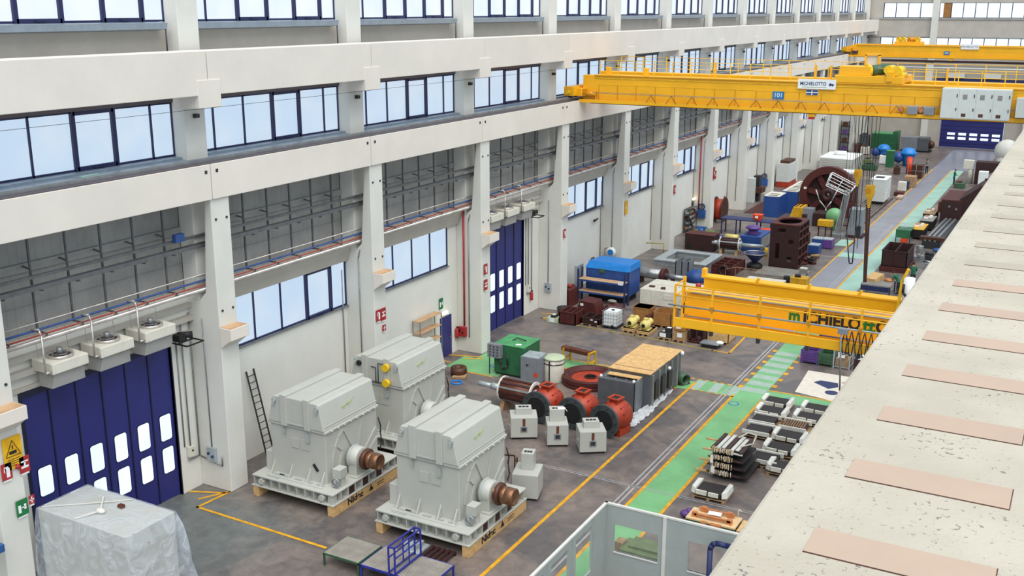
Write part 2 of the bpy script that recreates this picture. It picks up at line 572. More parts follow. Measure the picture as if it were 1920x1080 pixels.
# ---- left wall, bay by bay
wall = M(); spand = M(); clad = M(); band = M()
DOORS = {0: (2.3, 8.85), 3: (31.3, 37.85)}
PDOOR = {2: (28.1, 29.3), 6: (69.4, 70.4)}
LW = {}
for k in range(-1, NB):
    y0, y1 = 10*k+1, 10*k+10
    if k in DOORS:
        a, b = DOORS[k]
        wall.box(-8.3, y0-1, 0, XW, a, 8.25); wall.box(-8.3, b, 0, XW, y1, 8.25); wall.box(-8.3, a, 6.35, XW, b, 8.25)
        spand.box(-7.8, y0, 7.62, -7.6, y1, 7.8); spand.box(-7.8, y0, 7.1, -7.55, y1, 7.3); spand.box(-7.8, y0, 6.55, -7.7, y1, 6.7)
    else:
        ws, we = (y0, y1-.05) if k != 2 else (y0, 29.0)
        LW[k] = (ws, we)
        if k in PDOOR:
            a, b = PDOOR[k]
            wall.box(-8.3, y0-1, 0, XW, a, 5.2); wall.box(-8.3, b, 0, XW, y1, 5.2); wall.box(-8.3, a, 2.36, XW, b, 5.2)
        else:
            wall.box(-8.3, y0-1, 0, XW, y1, 5.2)
        wall.box(-8.3, we, 5.2, XW, y1, 7.4); wall.box(-8.3, y0-1, 5.2, XW, ws, 7.4)
        wall.box(-8.3, y0-1, 7.4, XW, y1, 8.25)
        spand.prism([(-7.8,7.38),(-7.62,7.4),(-7.45,7.9),(-7.45,8.2),(-7.8,8.2)], 'y', y0, y1)
    # ribbed sheet between spandrel and crane beam
    n = 30
    for i in range(n):
        yy = y0-1 + 10*i/n
        clad.add([(-8.01,yy,8.25),(-8.01,yy+.29,8.25),(-8.0,yy+.3,8.25),(-8.0,yy+.3333,8.25),(-8.01,yy,13.35),(-8.01,yy+.29,13.35),(-8.0,yy+.3,13.35),(-8.0,yy+.3333,13.35)],
                 [(0,1,5,4),(1,2,6,5),(2,3,7,6)])
    clad.box(-8.0, y0-1, 10.5, -7.88, y1, 10.78); clad.box(-8.0, y0-1, 9.3, -7.98, y1, 9.32)
    band.box(-8.3, y0-1, 15.6, -7.9, y1, 18.2)
    band.box(-8.3, y0-1, 13.2, -7.9, y1, 13.5); band.box(-8.3, y0-1, 20.7, -7.9, y1, 23)
for m_, za_, zb_, x_ in ((wall,0,8.25,XW),(band,13.2,23,-7.9),(clad,8.25,13.35,-8.0)): m_.box(x_-.4, 10*NB, za_, x_, YE+.2, zb_)
struct('wall_left', wall, 'wall_paint')
struct('wall_left', band, 'panel_beige')
struct('wall_left', clad, 'cladding')
struct('trim_1', spand, 'panel_beige')
# ---- crane beams of the left row
beam = M(); rail = M(); ub = M(); ubr = M(); gap = M()
for k in range(-1, NB+1):
    y0 = 10*k+.02
    beam.box(-7.15, y0, 12.0, -6.1, y0+9.96 if k < NB else YE, 13.33)
    ub.box(-6.9, y0-.02+.03, 15.87, -5.92, min(y0+9.97, YE), 17.45)
    for q in (.28, 9.72):
        gap.box(-6.101, y0+q-.06, 13.0, -6.085, y0+q+.06, 13.12)
for b_ in (beam, ub): pass
t1 = struct('trim_2', beam, 'concrete_cream', bev=.02)
rail.box(-7.1, -10, 13.33, -6.14, YE, 13.37)
struct('rail_bed', rail, 'lintel', t1)
struct('rail', M().box(-6.66,-10,13.37,-6.56,YE,13.5), 'steel', t1)
struct('fixing', gap, 'dark_metal', t1)
struct('trim_3', ub, 'concrete_cream', bev=.02)

# ---- windows of the left wall
def window(idx, ya, yb, za, zb, x, mulls, casements, sill):
    r = sroot('window_%d' % idx)
    fr = M(); t = .07
    fr.box(x-.02, ya, za, x+.06, yb, za+t); fr.box(x-.02, ya, zb-t, x+.06, yb, zb)
    for y in [ya+.03] + mulls + [yb-.03]: fr.box(x-.02, y-.035, za, x+.06, y+.035, zb)
    for a, b in casements:
        for q in (za, zb-.14): fr.box(x+.0, a, q, x+.11, b, q+.14)
        for q in (a, b): fr.box(x, q-.08, za, x+.11, q+.08, zb)
        fr.box(x+.11, (a+b)/2-.2, za+.05, x+.17, (a+b)/2+.2, za+.08)
    struct('window_frame', fr, 'frame_blue', r)
    struct('window_pane', M().box(x-.03, ya+.02, za+.02, x-.0, yb-.02, zb-.02), 'upper_glass' if sill == 'top' else 'window_glass', r)
    if sill == 'mid':
        struct('window_sill', M().prism([(-7.9,13.36),(-7.2,13.36),(-7.2,13.4),(-7.5,13.42),(-7.5,13.5),(-7.9,13.52)], 'y', ya, yb), 'sill_metal', r)
        struct('lintel', M().box(-7.95, ya, 15.55, -7.75, yb, 15.9), 'lintel', r)
    elif sill == 'top':
        struct('window_sill', M().prism([(-7.9,18.14),(-7.45,18.2),(-7.4,18.42),(-7.9,18.46)], 'y', ya, yb-.3), 'sill_metal', r)
        struct('drip_pipe', M().tube((-7.5,yb-.32,17.4),(-7.5,yb-.32,18.3),.03), 'lintel', r)
    elif sill == 'low':
        struct('window_sill', M().box(-7.8, ya, 5.14, -7.68, yb, 5.2), 'pipe_grey', r)
    return r
wi = 1
for k in range(0, NB):
    y0, y1 = 10*k+.8, 10*k+10
    mm = [10*k+2.1+1.71*i for i in range(5)]
    window(wi, y0, min(y1,YE-.1), 13.52, 15.55, -7.9, mm, [(10*k+5.52, 10*k+7.22)], 'mid'); wi += 1
    window(wi, y0, min(y1,YE-.1), 18.46, 20.7, -7.9, mm, [(10*k+3.81,10*k+5.52),(10*k+7.23,10*k+8.94)], 'top'); wi += 1
for k, (a, b) in LW.items():
    mm = [b-1.2-1.71*i for i in range(5)] if k != 2 else [b-1.72*i for i in range(1,5)]
    window(wi, a, b, 5.2, 7.4, -7.86, [q for q in mm if q > a+.2], [(mm[1]-.0, mm[0])] if k != 2 else [], 'low'); wi += 1

# ---- folding doors
def folding_door(idx, a, b):
    r = sroot('door_%d' % idx)
    n = 6; wd = (b-a)/n
    for i in range(n):
        y = a+i*wd
        p = struct('door_panel', M().box(-7.98, y+.03, .05, -7.88, y+wd-.03, 6.3), 'door_blue', r)
        gl = M(); fr = M()
        for za, zb in ((1.18,2.22),(2.54,3.58)):
            ya, yb = y+.33, y+.87; c = .09
            pts = []
            for cy, cz, a0 in ((yb-c,zb-c,0),(ya+c,zb-c,90),(ya+c,za+c,180),(yb-c,za+c,270)):
                for q in range(4):
                    t = math.radians(a0+q*30); pts.append((cy+c*math.cos(t), cz+c*math.sin(t)))
            gl.prism(pts, 'x', -7.87, -7.855)
            pts2 = [((py-(ya+yb)/2)*1.09+(ya+yb)/2, (pz-(za+zb)/2)*1.05+(za+zb)/2) for py, pz in pts]
            fr.prism(pts2, 'x', -7.885, -7.862)
        if i == 0: pass
        struct('glazing_gasket', fr, 'seam_dark', p); struct('door_pane', gl, 'door_glass', p)
        struct('hinge_seam', M().box(-7.9, y-.025, .05, -7.85, y+.025, 6.3), 'seam_dark', r)
    struct('door_frame', M().box(-8,a-.12,0,-7.75,a,6.5).box(-8,b,0,-7.78,b+.05,6.4).box(-8,a,6.3,-7.76,b,6.5), 'seam_dark', r)
    return r
folding_door(1, *DOORS[0]); folding_door(2, *DOORS[3])
di = 3
for k, (a, b) in PDOOR.items():
    r = sroot('door_%d' % di); di += 1
    struct('door_leaf', M().box(-8.0, a, 0, -7.78, b, 2.34), 'door_blue', r, bev=.02)
    struct('door_handle', M().box(-7.78, b-.15, 1.0, -7.7, b-.1, 1.14).box(-7.72,b-.3,1.05,-7.7,b-.1,1.09), 'steel', r)
# ---- end wall
ew = M()
ew.box(-9, YE, 0, 3.7, YE+.4, 13.9); ew.box(11.9, YE, 0, 24, YE+.4, 13.9); ew.box(3.7, YE, 4.9, 11.9, YE+.4, 13.9)
ew.box(-9, YE, 15.05, 24, YE+.4, 17.75); ew.box(-9, YE, 13.9, -5.5, YE+.4, 15.05); ew.box(-9,YE,17.75,-5.4,YE+.4,23); ew.box(-5.4,YE,19.75,24,YE+.4,23)
struct('wall_end', ew, 'panel_beige')
struct('trim_4', M().box(-8,YE-.12,17.5,24,YE,17.75).box(-8,YE-.08,15.05,24,YE,15.2), 'cladding')
ec = M()
for x in (1.15, 14.2): ec.box(x, YE-.6, 0, x+.85, YE, 23)
struct('trim_5', ec, 'concrete')
for za, zb, xs, dk in ((17.75,19.75,-5.4,None),(13.9,15.05,-5.5,None)):
    for xa, xb, n in ((xs,1.15,4),(2.0,14.2,8)):
        r = sroot('window_%d' % wi); wi += 1
        fr = M(); wd = (xb-xa)/n
        for i in range(n+1): fr.box(xa+i*wd-.05, YE-.02, za, xa+i*wd+.05, YE+.1, zb)
        fr.box(xa,YE-.02,za,xb,YE+.1,za+.06); fr.box(xa,YE-.02,zb-.06,xb,YE+.1,zb)
        struct('window_frame', fr, 'frame_blue', r)
        struct('window_pane', M().box(xa,YE+.1,za,xb,YE+.13,zb), 'end_glass', r)
        if za > 17 and xa > 0:
            struct('boarded_pane', M().box(xa+.5,YE-.0,za+.05,xa+1.5,YE+.06,zb-.05), 'cardboard', r)
r = sroot('door_%d' % di)
for i in range(12):
    pass
struct('door_panel', M().box(3.75, YE-.1, .05, 11.85, YE, 4.88), 'door_blue', r)
g = M(); s_ = M()
for i in range(5):
    for zz in (1.15, 1.75): g.box(4.7+i*1.45, YE-.16, zz, 5.7+i*1.45, YE-.12, zz+.34)
for i in range(6): s_.box(3.75, YE-.12, .6+i*.6, 11.85, YE-.1, .64+i*.6)
struct('door_pane', g, 'end_glass', r); struct('door_seam', s_, 'seam_dark', r)
# stair band and gallery seen below the far cranes
gl = thing('service_gallery', 'dark maintenance gallery with red rail and lamps high on the end wall', 'gallery', (0,YE-.7,0))
part(gl, 'handrail', M().box(-5,-.2,10.98,22,-.1,11.1), 'white')
part(gl, 'beam', M().box(-5,-.1,11.7,22,.2,12.0), 'brown_dark')
part(gl, 'deck', M().box(-5,-.5,6.9,22,.5,7.4), 'dark_metal')
part(gl, 'opening', M().box(2.3,.2,7.4,13.8,.5,9.6), 'blue_dark')
for x in (4.0, 8.6):
    m = M().box(x,-.1,9.7,x+2.2,.5,10.3); part(gl, 'ventilator', m, 'cabinet_white')

# ================================================================ COLUMNS
def column(k):
    loc = (0, 10*k-.04, 0)
    if k == 0: where = 'leftmost white concrete wall column, carrying the yellow warning sign'
    elif k == 1: where = 'second white concrete wall column from the left, right of the near blue folding door'
    elif k == 3: where = 'white concrete wall column with red hydrant pipe, left of the second blue folding door'
    elif k == 4: where = 'white concrete wall column right of the second blue folding door'
    else: where = 'white concrete wall column, %s from the left along the long wall' % ORD[k]
    t = thing('concrete_column', where, 'column', loc, 0, 'wall columns of the left row')
    L = .97
    part(t, 'front_shaft', M().prism([(-6.2,0),(-6.2,12.0),(-6.5,12.0),(-6.82,8.3),(-7.2,7.9),(-7.8,7.9),(-7.8,0)], 'y', 0, L), 'concrete', .03)
    part(t, 'rear_shaft', M().box(-7.95, .02, 7.9, -7.2, 1.05, 23), 'concrete', .02)
    c = part(t, 'corbel', M().prism([(-6.2,6.1),(-5.75,6.45),(-5.62,6.5),(-5.62,6.95),(-6.2,6.95)], 'y', -.02, L+.02), 'concrete_cream', .01)
    part(c, 'bearing_pad', M().box(-6.19, .02, 6.95, -5.66, L-.02, 6.965), 'tan_ply')
    br = part(t, 'beam_bracket', M().prism([(-7.2,15.35),(-5.89,15.42),(-5.89,16.42),(-7.2,16.42)], 'y', -.5, .62), 'concrete_cream', .01)
    m = M()
    for z_ in (11.2, 7.6):
        for y_ in (.2, .77): m.tube((-6.21,y_,z_),(-6.17,y_,z_),.05,8)
    part(t, 'anchor_bolt', m, 'dark_metal')
    part(t, 'sensor', M().box(-7.2,.42,14.95,-7.02,.6,15.1), 'dark_metal')
for k in range(0, 15):
    if k < 15 and 10*k+1 < YE: column(k)

# ================================================================ PIPE RACKS UNDER THE CRANE BEAM
def rack():
    t = thing('pipe_rack', 'x', 'pipe rack', (0,0,0), 0, 'pipe racks under the crane beam')
    for i in range(6):
        y = 1.55+i*1.43
        h = part(t, 'hanger', M().box(-7.5,y-.03,8.5,-7.43,y+.03,12.6), 'tray_metal')
        for q_ in (((-7.45,8.53),(-6.95,8.53),.05),((-7.45,8.2),(-6.98,8.5),.04),((-7.5,10.02),(-6.9,10.02),.06),((-7.85,10.72),(-7.5,10.66),.05)):
            part(h, 'bracket', M().bar((q_[0][0],y,q_[0][1]),(q_[1][0],y,q_[1][1]),q_[2]), 'tray_metal')
    return t
r0 = rack()
r0['label'] = 'dark pipe rack with hangers above the near blue folding door'
RL = {1: 'dark pipe rack with hangers above the window beside the leaning ladder', 2: 'dark pipe rack above the wall shelf and the blue exit door',
      3: 'dark pipe rack with hangers above the second blue folding door'}
for k in range(1, NB):
    dup(r0, (0,10*k,0), 0, RL.get(k, 'dark pipe rack with hangers in the %s bay of the long wall' % ORD[k]))
def longpipe(name, label, x, z_, r, mt, y0=0, y1=None):
    return solo(name, label, 'pipe', M().tube((x,y0,z_),(x,y1 or YE,z_),r,8), mt, group='pipes along the wall')
longpipe('steam_pipe', 'thick pale steel pipe, lowest on the wall racks', -7.03, 8.36, .085, 'pipe_steel')
longpipe('red_pipe', 'thin rust red pipe just above the thick pale pipe', -7.07, 8.52, .035, 'pipe_red')
longpipe('blue_pipe', 'blue pipe on the wall racks above the red one', -7.12, 8.70, .042, 'pipe_blue')
longpipe('white_pipe', 'thin white pipe, topmost on the lower wall racks', -7.15, 8.93, .025, 'pipe_steel')
t = thing('cable_tray', 'two-tier grey cable tray running high above the pipes, under the crane beam', 'cable tray', (-6.92,70,10.07))
H_ = YE/2
for x_ in (-.24,-.02): part(t, 'side_rail', M().box(x_,-70,0,x_+.02,YE-70,.14), 'tray_metal')
part(t, 'tray_floor', M().box(-.24,-70,-.015,0,YE-70,0), 'tray_metal')
for x_, r_ in ((-.17,.04),(-.07,.05)): part(t, 'cable', M().tube((x_,-70,r_),(x_,YE-70,r_),r_,6), 'cable_dark')
part(t, 'upper_channel', M().box(-.25,-70,.36,-.15,YE-70,.46), 'tray_metal')
solo('span_wire', 'thin wire strung along the upper windows of the long wall', 'wire', M().tube((-6.95,-2,15.28),(-6.95,YE,15.28),.008,5), 'dark_metal')
solo('junction_box', 'small blue junction box on the cable tray above the near blue folding door', 'junction box', M().box(-.1,-.22,0,.1,.22,.3), 'pipe_blue', (-6.9,8.9,10.5))
solo('sealant_box', 'small teal and cream box lying on the crane rail ledge at the upper left', 'box', M().box(-.08,-.35,0,.08,.4,.14), 'walk_pale', (-6.9,5.2,13.37))
# ================================================================ LARGE GREY MACHINES ON SKIDS
def generator():
    t = thing('generator', 'x', 'generator', (2.9,12.2,0), 0, 'large grey generators on skids')
    b = M()
    b.box(-1.45,-1.5,.9,1.27,1.85,3.08)
    b.box(-1.53,-1.57,3.04,1.35,1.9,3.16)
    body = part(t, 'housing', b, 'machine_grey', .03)
    part(body, 'side_box', M().box(-1.85,-1.45,.9,-1.45,-.2,1.75), 'machine_grey', .02)
    for x in (-1.35,-.45,.45,1.15):
        part(body, 'gusset', M().prism([(-1.5,.9),(-1.85,.9),(-1.52,1.45),(-1.5,1.45)], 'x', x, x+.06), 'machine_grey')
    part(body, 'base_flange', M().box(-1.5,-1.9,.9,1.3,-1.5,.96).box(1.25,-1.6,.9,1.6,1.9,.95), 'machine_grey', .01)
    # ribs on the +x side: arch and diagonals
    x = 1.3
    arch = [(-1.15,1.5),(-1.1,1.9),(-.95,2.3),(-.7,2.65),(-.4,2.9)]
    for a, c in zip(arch, arch[1:]):
        pass
    rib = M()
    for a, c in zip(arch, arch[1:]): rib.bar((x,)+a, (x,)+c, .05, .1)
    part(body, 'rib', rib, 'machine_grey')
    for a, c in (((-.35,2.85),(.3,1.7)),((-.75,2.3),(-.5,2.05)),((-.5,2.05),(-.75,1.35)),((.85,3.0),(.5,1.8)),((1.75,2.2),(.75,1.35)),((1.8,1.75),(.9,1.15))):
        part(body, 'rib', M().bar((x,)+a, (x,)+c, .05, .12), 'machine_grey')
    # hood with arched roof, narrower at the top on both long sides
    h = M().prism([(-1.47,3.16),(1.3,3.16),(1.07,4.2),(1.0,4.25),(.3,4.29),(-.4,4.29),(-1.12,4.25),(-1.2,4.2)], 'y', -1.6, 1.85)
    hood = part(t, 'hood', h, 'machine_grey', .03)
    for xa, xb, za in ((-.78,-.48,4.27),(.38,.66,4.26)):
        m = M().prism([(xa,3.1),(xb,3.1),(xb,za+.11),(xa,za+.12)], 'y', -1.68, 1.9)
        part(hood, 'ridge_band', m, 'machine_grey', .02)
    for (xx, yy) in ((-1.1,-1.66),(1.02,-1.66),(-1.0,1.9),(.95,1.9)):
        part(hood, 'lifting_lug', M().tube((xx,yy-.02,4.08),(xx,yy+.04,4.08),.10,10).box(xx-.03,yy-.06,3.9,xx+.03,yy+.04,4.05), 'machine_grey_shade')
    part(hood, 'hand_mark', M().bar((1.19,-.3,3.75),(1.17,.35,3.82),.015,.05).bar((1.2,.1,3.7),(1.14,.5,3.95),.015,.03).bar((1.2,-.2,3.66),(1.17,.1,3.86),.015,.03), 'mark_green', label='faint yellow green brush marks')
    part(hood, 'seam_bead', M().bar((1.27,-1.5,3.32),(1.27,1.85,3.32),.03).bar((1.24,-1.0,3.4),(1.24,1.6,3.4),.02), 'machine_grey')
    # front details
    part(body, 'hatch', M().box(-.42,-1.53,2.2,-.02,-1.5,2.6), 'machine_grey')
    part(body, 'hatch', M().box(.08,-1.53,2.2,.5,-1.5,2.62), 'machine_grey')
    part(body, 'bracket', M().ob((.48,-1.58,2.75),(.12,.14,.3)), 'machine_grey_shade')
    part(body, 'bracket', M().ob((-.7,-1.56,2.85),(.06,.1,.25)), 'machine_grey_shade')
    for i in range(9): part(body, 'bolt', M().tube((-.5+i*.1,-1.6,3.15),(-.5+i*.1,-1.6,3.26),.025,6), 'machine_grey_shade')
    for i in range(8): part(body, 'bolt', M().tube((1.33,-1.2+i*.4,3.1),(1.42,-1.2+i*.4,3.1),.035,6), 'machine_grey')
    part(body, 'hook', M().path([(-.95,-1.7,.99),(-.7,-1.72,1.0),(-.66,-1.74,.94)],.025,6), 'dark_metal')
    # skid
    s = M()
    s.box(-2.03,-2.13,.86,2.03,2.2,.92); s.box(-2.06,-2.16,.44,2.06,2.22,.49)
    s.box(-1.72,-1.8,.49,1.72,1.9,.86)
    sk = part(t, 'skid', s, 'machine_grey', .01)
    for i in range(10):
        xx = -1.95+i*.43
        part(sk, 'stiffener', M().box(xx,-2.12,.49,xx+.03,-1.8,.86), 'machine_grey')
    for i in range(10):
        yy = -2.05+i*.45
        part(sk, 'stiffener', M().box(1.72,yy,.49,2.02,yy+.03,.86), 'machine_grey')
    for i in (2,4,6):
        part(sk, 'web_panel', M().box(1.72,-2.0+i*.45,.5,1.98,-1.62+i*.45,.85), 'brown_dark', label='bare rusty web panel')
    for xx in (-1.6,1.45):
        part(sk, 'jacking_plug', M().tube((xx,-2.14,.68),(xx,-1.8,.68),.13,12), 'machine_grey')
    for i in range(2):
        xx = 1.74 if i else -2.02
        bm_ = part(t, 'timber_beam', M().box(xx,-2.13,0,xx+.29,2.2,.44), 'wood', .01)
    text(bm_, 'lettering', 'Nidec', .36, 'text_black', (2.036,-.75,.25), ROT_X, sx=1.15, bold=.012)
    part(bm_, 'arrow_mark', M().prism([(.15,.14),(.45,.14),(.3,.38)], 'x', 2.03, 2.036), 'text_black')
    part(bm_, 'stencil_line', M().box(2.03,.68,.25,2.034,1.2,.285), 'text_black')
    part(bm_, 'stencil_line', M().box(2.03,.68,.16,2.034,1.15,.19), 'text_black')
    # bearing and shaft
    be = M().lathe([(.2,0),(.43,.02),(.45,.1),(.45,.42),(.4,.5),(.2,.52)], (1.36,0,1.62), (1,0,0), 28)
    be = part(t, 'bearing_pedestal', be.box(1.45,-.38,.92,1.85,.38,1.6).box(1.35,-.5,.92,1.95,.5,.98), 'machine_grey', .015)
    part(be, 'bolt_ring', M().lathe([(.47,0),(.5,.03),(.5,.07),(.47,.1)], (1.44,0,1.62), (1,0,0), 20), 'machine_grey_shade')
    sh = part(t, 'shaft', M().tube((1.3,0,1.62),(2.3,0,1.62),.24,20), 'rust_shaft')
    part(sh, 'shaft_flange', M().lathe([(.26,0),(.43,.02),(.43,.14),(.28,.16)], (2.02,0,1.62), (1,0,0), 28), 'rust_dark')
    part(sh, 'coupling', M().lathe([(.2,0),(.33,.02),(.33,.2),(.315,.21),(.33,.23),(.33,.54),(.30,.57),(.27,.57),(.26,.54),(0,.54)], (2.18,0,1.62), (1,0,0), 28), 'rust_shaft')
    fb = part(t, 'exciter_box', M().box(1.55,-1.5,1.3,1.92,-1.05,1.68).box(1.58,-1.35,.92,1.88,-1.1,1.3), 'machine_grey', .01)
    part(fb, 'wire_coil', M().lathe([(.16,0),(.2,.02),(.2,.08),(.16,.1)], (1.72,-1.5,1.15), (0,-1,0), 16, closed=True), 'wire')
    part(t, 'cable_loop', M().path([(1.35,1.84,2.6),(1.42,1.9,2.2),(1.36,1.95,1.9),(1.45,1.9,1.5),(1.36,1.9,1.2)], .03, 6), 'cable_dark')
    m = M()
    for i in range(5): m.ob((-1.1+i*.55, -1.72, .98), (.32,.1,.03))
    part(sk, 'shim_plate', m.box(-1.4,-2.0,.92,-.8,-1.93,.95), 'machine_grey_shade')
    return t
g1 = generator()
g1['label'] = 'large light grey generator nearest the blue-railed platform, frontmost right of the three'
g2 = dup(g1, (-3.25,12.33,0), 0, 'large light grey generator nearest the leaning ladder, left of the three')
g3 = dup(g1, (-3.4,17.85,0), 0, 'large light grey generator at the back with two yellow round caps on its end')
for z_ in (3.3, 4.0):
    part(g3, 'yellow_cap', M().tube((.55,-1.62,z_),(.55,-1.82,z_),.17,16), 'signal_yellow', label='round yellow plastic cap')
part(g3, 'port', M().tube((-.95,-1.6,3.95),(-.95,-1.68,3.95),.12,14), 'dark')
part(g3, 'conduit', M().path([(-.3,-1.66,3.9),(-.05,-1.66,3.9),(-.05,-1.66,3.2)],.02,6), 'dark_metal')
part(g3, 'conduit', M().path([(.4,-1.66,4.1),(.08,-1.66,4.1),(.08,-1.66,3.2)],.02,6), 'dark_metal')
part(g3, 'conduit', M().path([(-.9,-1.66,3.25),(.4,-1.66,3.25)],.02,6), 'dark_metal')
part(g2, 'warning_tag', M().ob((.75,-1.52,1.55),(.34,.03,.12), 0,0,.9), 'text_black')
g = solo('casting_pallet', 'small pallet with metal castings pushed under the front generator', 'pallet',
     M().box(-.4,-.5,0,.4,.5,.12).ob((-.1,0,.2),(.5,.5,.16),.3).ob((.15,.2,.22),(.2,.3,.2),.1).tube((-.1,-.2,.28),(.2,-.1,.3),.07,8), 'galv', (2.9,9.55,0))
g = thing('timber_pallet', 'dark brown slatted pallet lying under the front generator skid', 'pallet', (3.9,9.6,0))
for i in range(5): part(g, 'slat', M().box(-.5+i*.22,-.5,.1,-.36+i*.22,.45,.14), 'brown_dark')
part(g, 'runner', M().box(-.5,-.5,0,.52,-.4,.1), 'brown_dark'); part(g, 'runner', M().box(-.5,.35,0,.52,.45,.1), 'brown_dark')

# ================================================================ WRAPPED MACHINE (bottom left)
t = thing('wrapped_machine', 'pale grey box-shaped machine wrapped in clear plastic film, beside the near blue folding door', 'wrapped machine', (-4.1,2.2,0))
part(t, 'casing', M().box(-2.0,-.99,.15,2.09,.99,3.19), 'machine_grey', .03)
part(t, 'skid', M().box(-2.05,-1.05,0,2.12,1.05,.15), 'wood')
fm = M()
rnd = random.Random(3)
n = 44
ring = []
def rect_pt(s):
    W, H = 4.16, 2.04
    per = 2*(W+H); d = s*per
    if d < W: return (-2.04+d, -1.02)
    d -= W
    if d < H: return (2.12, -1.02+d)
    d -= H
    if d < W: return (2.12-d, 1.02)
    d -= W
    return (-2.04, 1.02-d)
levels = [3.2, 2.7, 2.1, 1.4, .7, .05]
vs = []
for j, zz in enumerate(levels):
    for i in range(n):
        x, y = rect_pt(i/n)
        k = 1 + (.0 if j == 0 else (.02 + j*.03 + rnd.random()*.06))
        vs.append((max(-2.07,x*k*(1 if x < 0 else 1.0+j*.012)), y*(k+.02*j), zz + (0 if j == 0 else rnd.uniform(-.05,.05))))
fs = [(j*n+i, j*n+(i+1)%n, (j+1)*n+(i+1)%n, (j+1)*n+i) for j in range(len(levels)-1) for i in range(n)]
fm.add(vs, fs, False)
fl_ = part(t, 'plastic_film', fm, 'plastic_film')
tm = M(); gx, gy = 14, 8
vs = []
for j in range(gy+1):
    for i in range(gx+1):
        e = 0 if i in (0,gx) or j in (0,gy) else rnd.uniform(.0,.05)
        vs.append((-2.04+4.16*i/gx, -1.02+2.04*j/gy, 3.2+e))
tm.add(vs, [(j*(gx+1)+i, j*(gx+1)+i+1, (j+1)*(gx+1)+i+1, (j+1)*(gx+1)+i) for j in range(gy) for i in range(gx)], True)
part(t, 'plastic_film', tm, 'plastic_film')
part(t, 'film_knot', M().ball((.1,-.25,3.28),.13,10,(1.6,.9,.7)).bar((.1,-.25,3.28),(-.7,.55,3.24),.05,.03).bar((.1,-.25,3.28),(-.3,-.95,3.22),.06,.03), 'coil_white')
part(t, 'film_fold', M().bar((-1.9,-.9,3.22),(-.2,.4,3.25),.04,.02).bar((-.2,.4,3.25),(.3,.9,3.24),.03,.02), 'coil_white')
part(t, 'sticker', M().box(2.1,-.2,2.6,2.105,-.1,2.66), 'sign_red')
part(t, 'fitting', M().box(.3,.25,3.2,.5,.4,3.32), 'copper_dark')

# ================================================================ PLATFORMS
def platform(name, label, x0, y0, x1, y1, z, legm, group=None):
    t = thing(name, label, 'platform', ((x0+x1)/2,(y0+y1)/2,0), 0, group)
    a, b = (x1-x0)/2, (y1-y0)/2
    part(t, 'grating_deck', M().box(-a,-b,z-.03,a,b,z), 'grate')
    ba = M()
    nb = 22
    for i in range(nb):
        yy = -b+.04+(2*b-.08)*i/(nb-1); ba.box(-a,yy-.008,z,a,yy+.008,z+.012)
    part(t, 'grating_bars', ba, 'grey_sheet')
    part(t, 'deck_frame', M().box(-a-.03,-b-.03,z-.08,a+.03,-b,z).box(-a-.03,b,z-.08,a+.03,b+.03,z).box(-a-.03,-b,z-.08,-a,b,z).box(a,-b,z-.08,a+.03,b,z), legm)
    for sx in (-1,1):
        for sy in (-1,1):
            part(t, 'leg', M().box(sx*a-.03,sy*b-.03,0,sx*a+.03,sy*b+.03,z-.04), legm)
    return t
platform('work_platform', 'low green-legged grating platform left of the blue-railed one', .72,7.22,2.2,8.55,.5,'green_dark')
p = platform('work_platform', 'low grating platform with tall blue guard rails in front of the nearest generator', 2.35,7.2,3.75,8.65,.5,'rail_blue')
for xx in (.55,.8):
    m = part(p, 'guard_rail', M().bar((xx,-.85,.3),(xx,-.85,1.55),.05).bar((xx,.7,.3),(xx,.7,1.55),.05).bar((xx,-.85,1.55),(xx,.7,1.55),.05).bar((xx,-.85,1.15),(xx,.7,1.15),.04).bar((xx,-.85,.6),(xx,.7,.6),.05).bar((xx,0,.6),(xx,0,1.55),.035), 'rail_blue')
part(p, 'guard_rail', M().bar((.55,-.85,1.55),(.8,-.85,1.55),.05).bar((.55,.7,1.55),(.8,.7,1.55),.05), 'rail_blue')
platform('work_platform', 'low blue-legged grating platform right of the blue guard rails', 3.83,7.2,5.15,8.66,.5,'rail_blue')

# ================================================================ LADDER
t = thing('ladder', 'narrow dark metal ladder leaning on the white wall behind the left generator', 'ladder', (-7.4,13.3,0))
for yy in (-.2,.25): part(t, 'rail', M().bar((.3,yy,0),(-.36,yy-.25,4.0),.05), 'dark_metal')
for i in range(13):
    f = (i+.5)/13.3
    part(t, 'rung', M().tube((.3-.66*f,-.2-.25*f,4*f),(.3-.66*f,.25-.25*f,4*f),.018,6), 'dark_metal')
solo('timber_board', 'narrow reddish board leaning on the wall beside the ladder foot', 'board', M().bar((0,0,0),(-.32,.05,1.5),.12,.04), 'tan_ply', (-7.35,14.3,0))

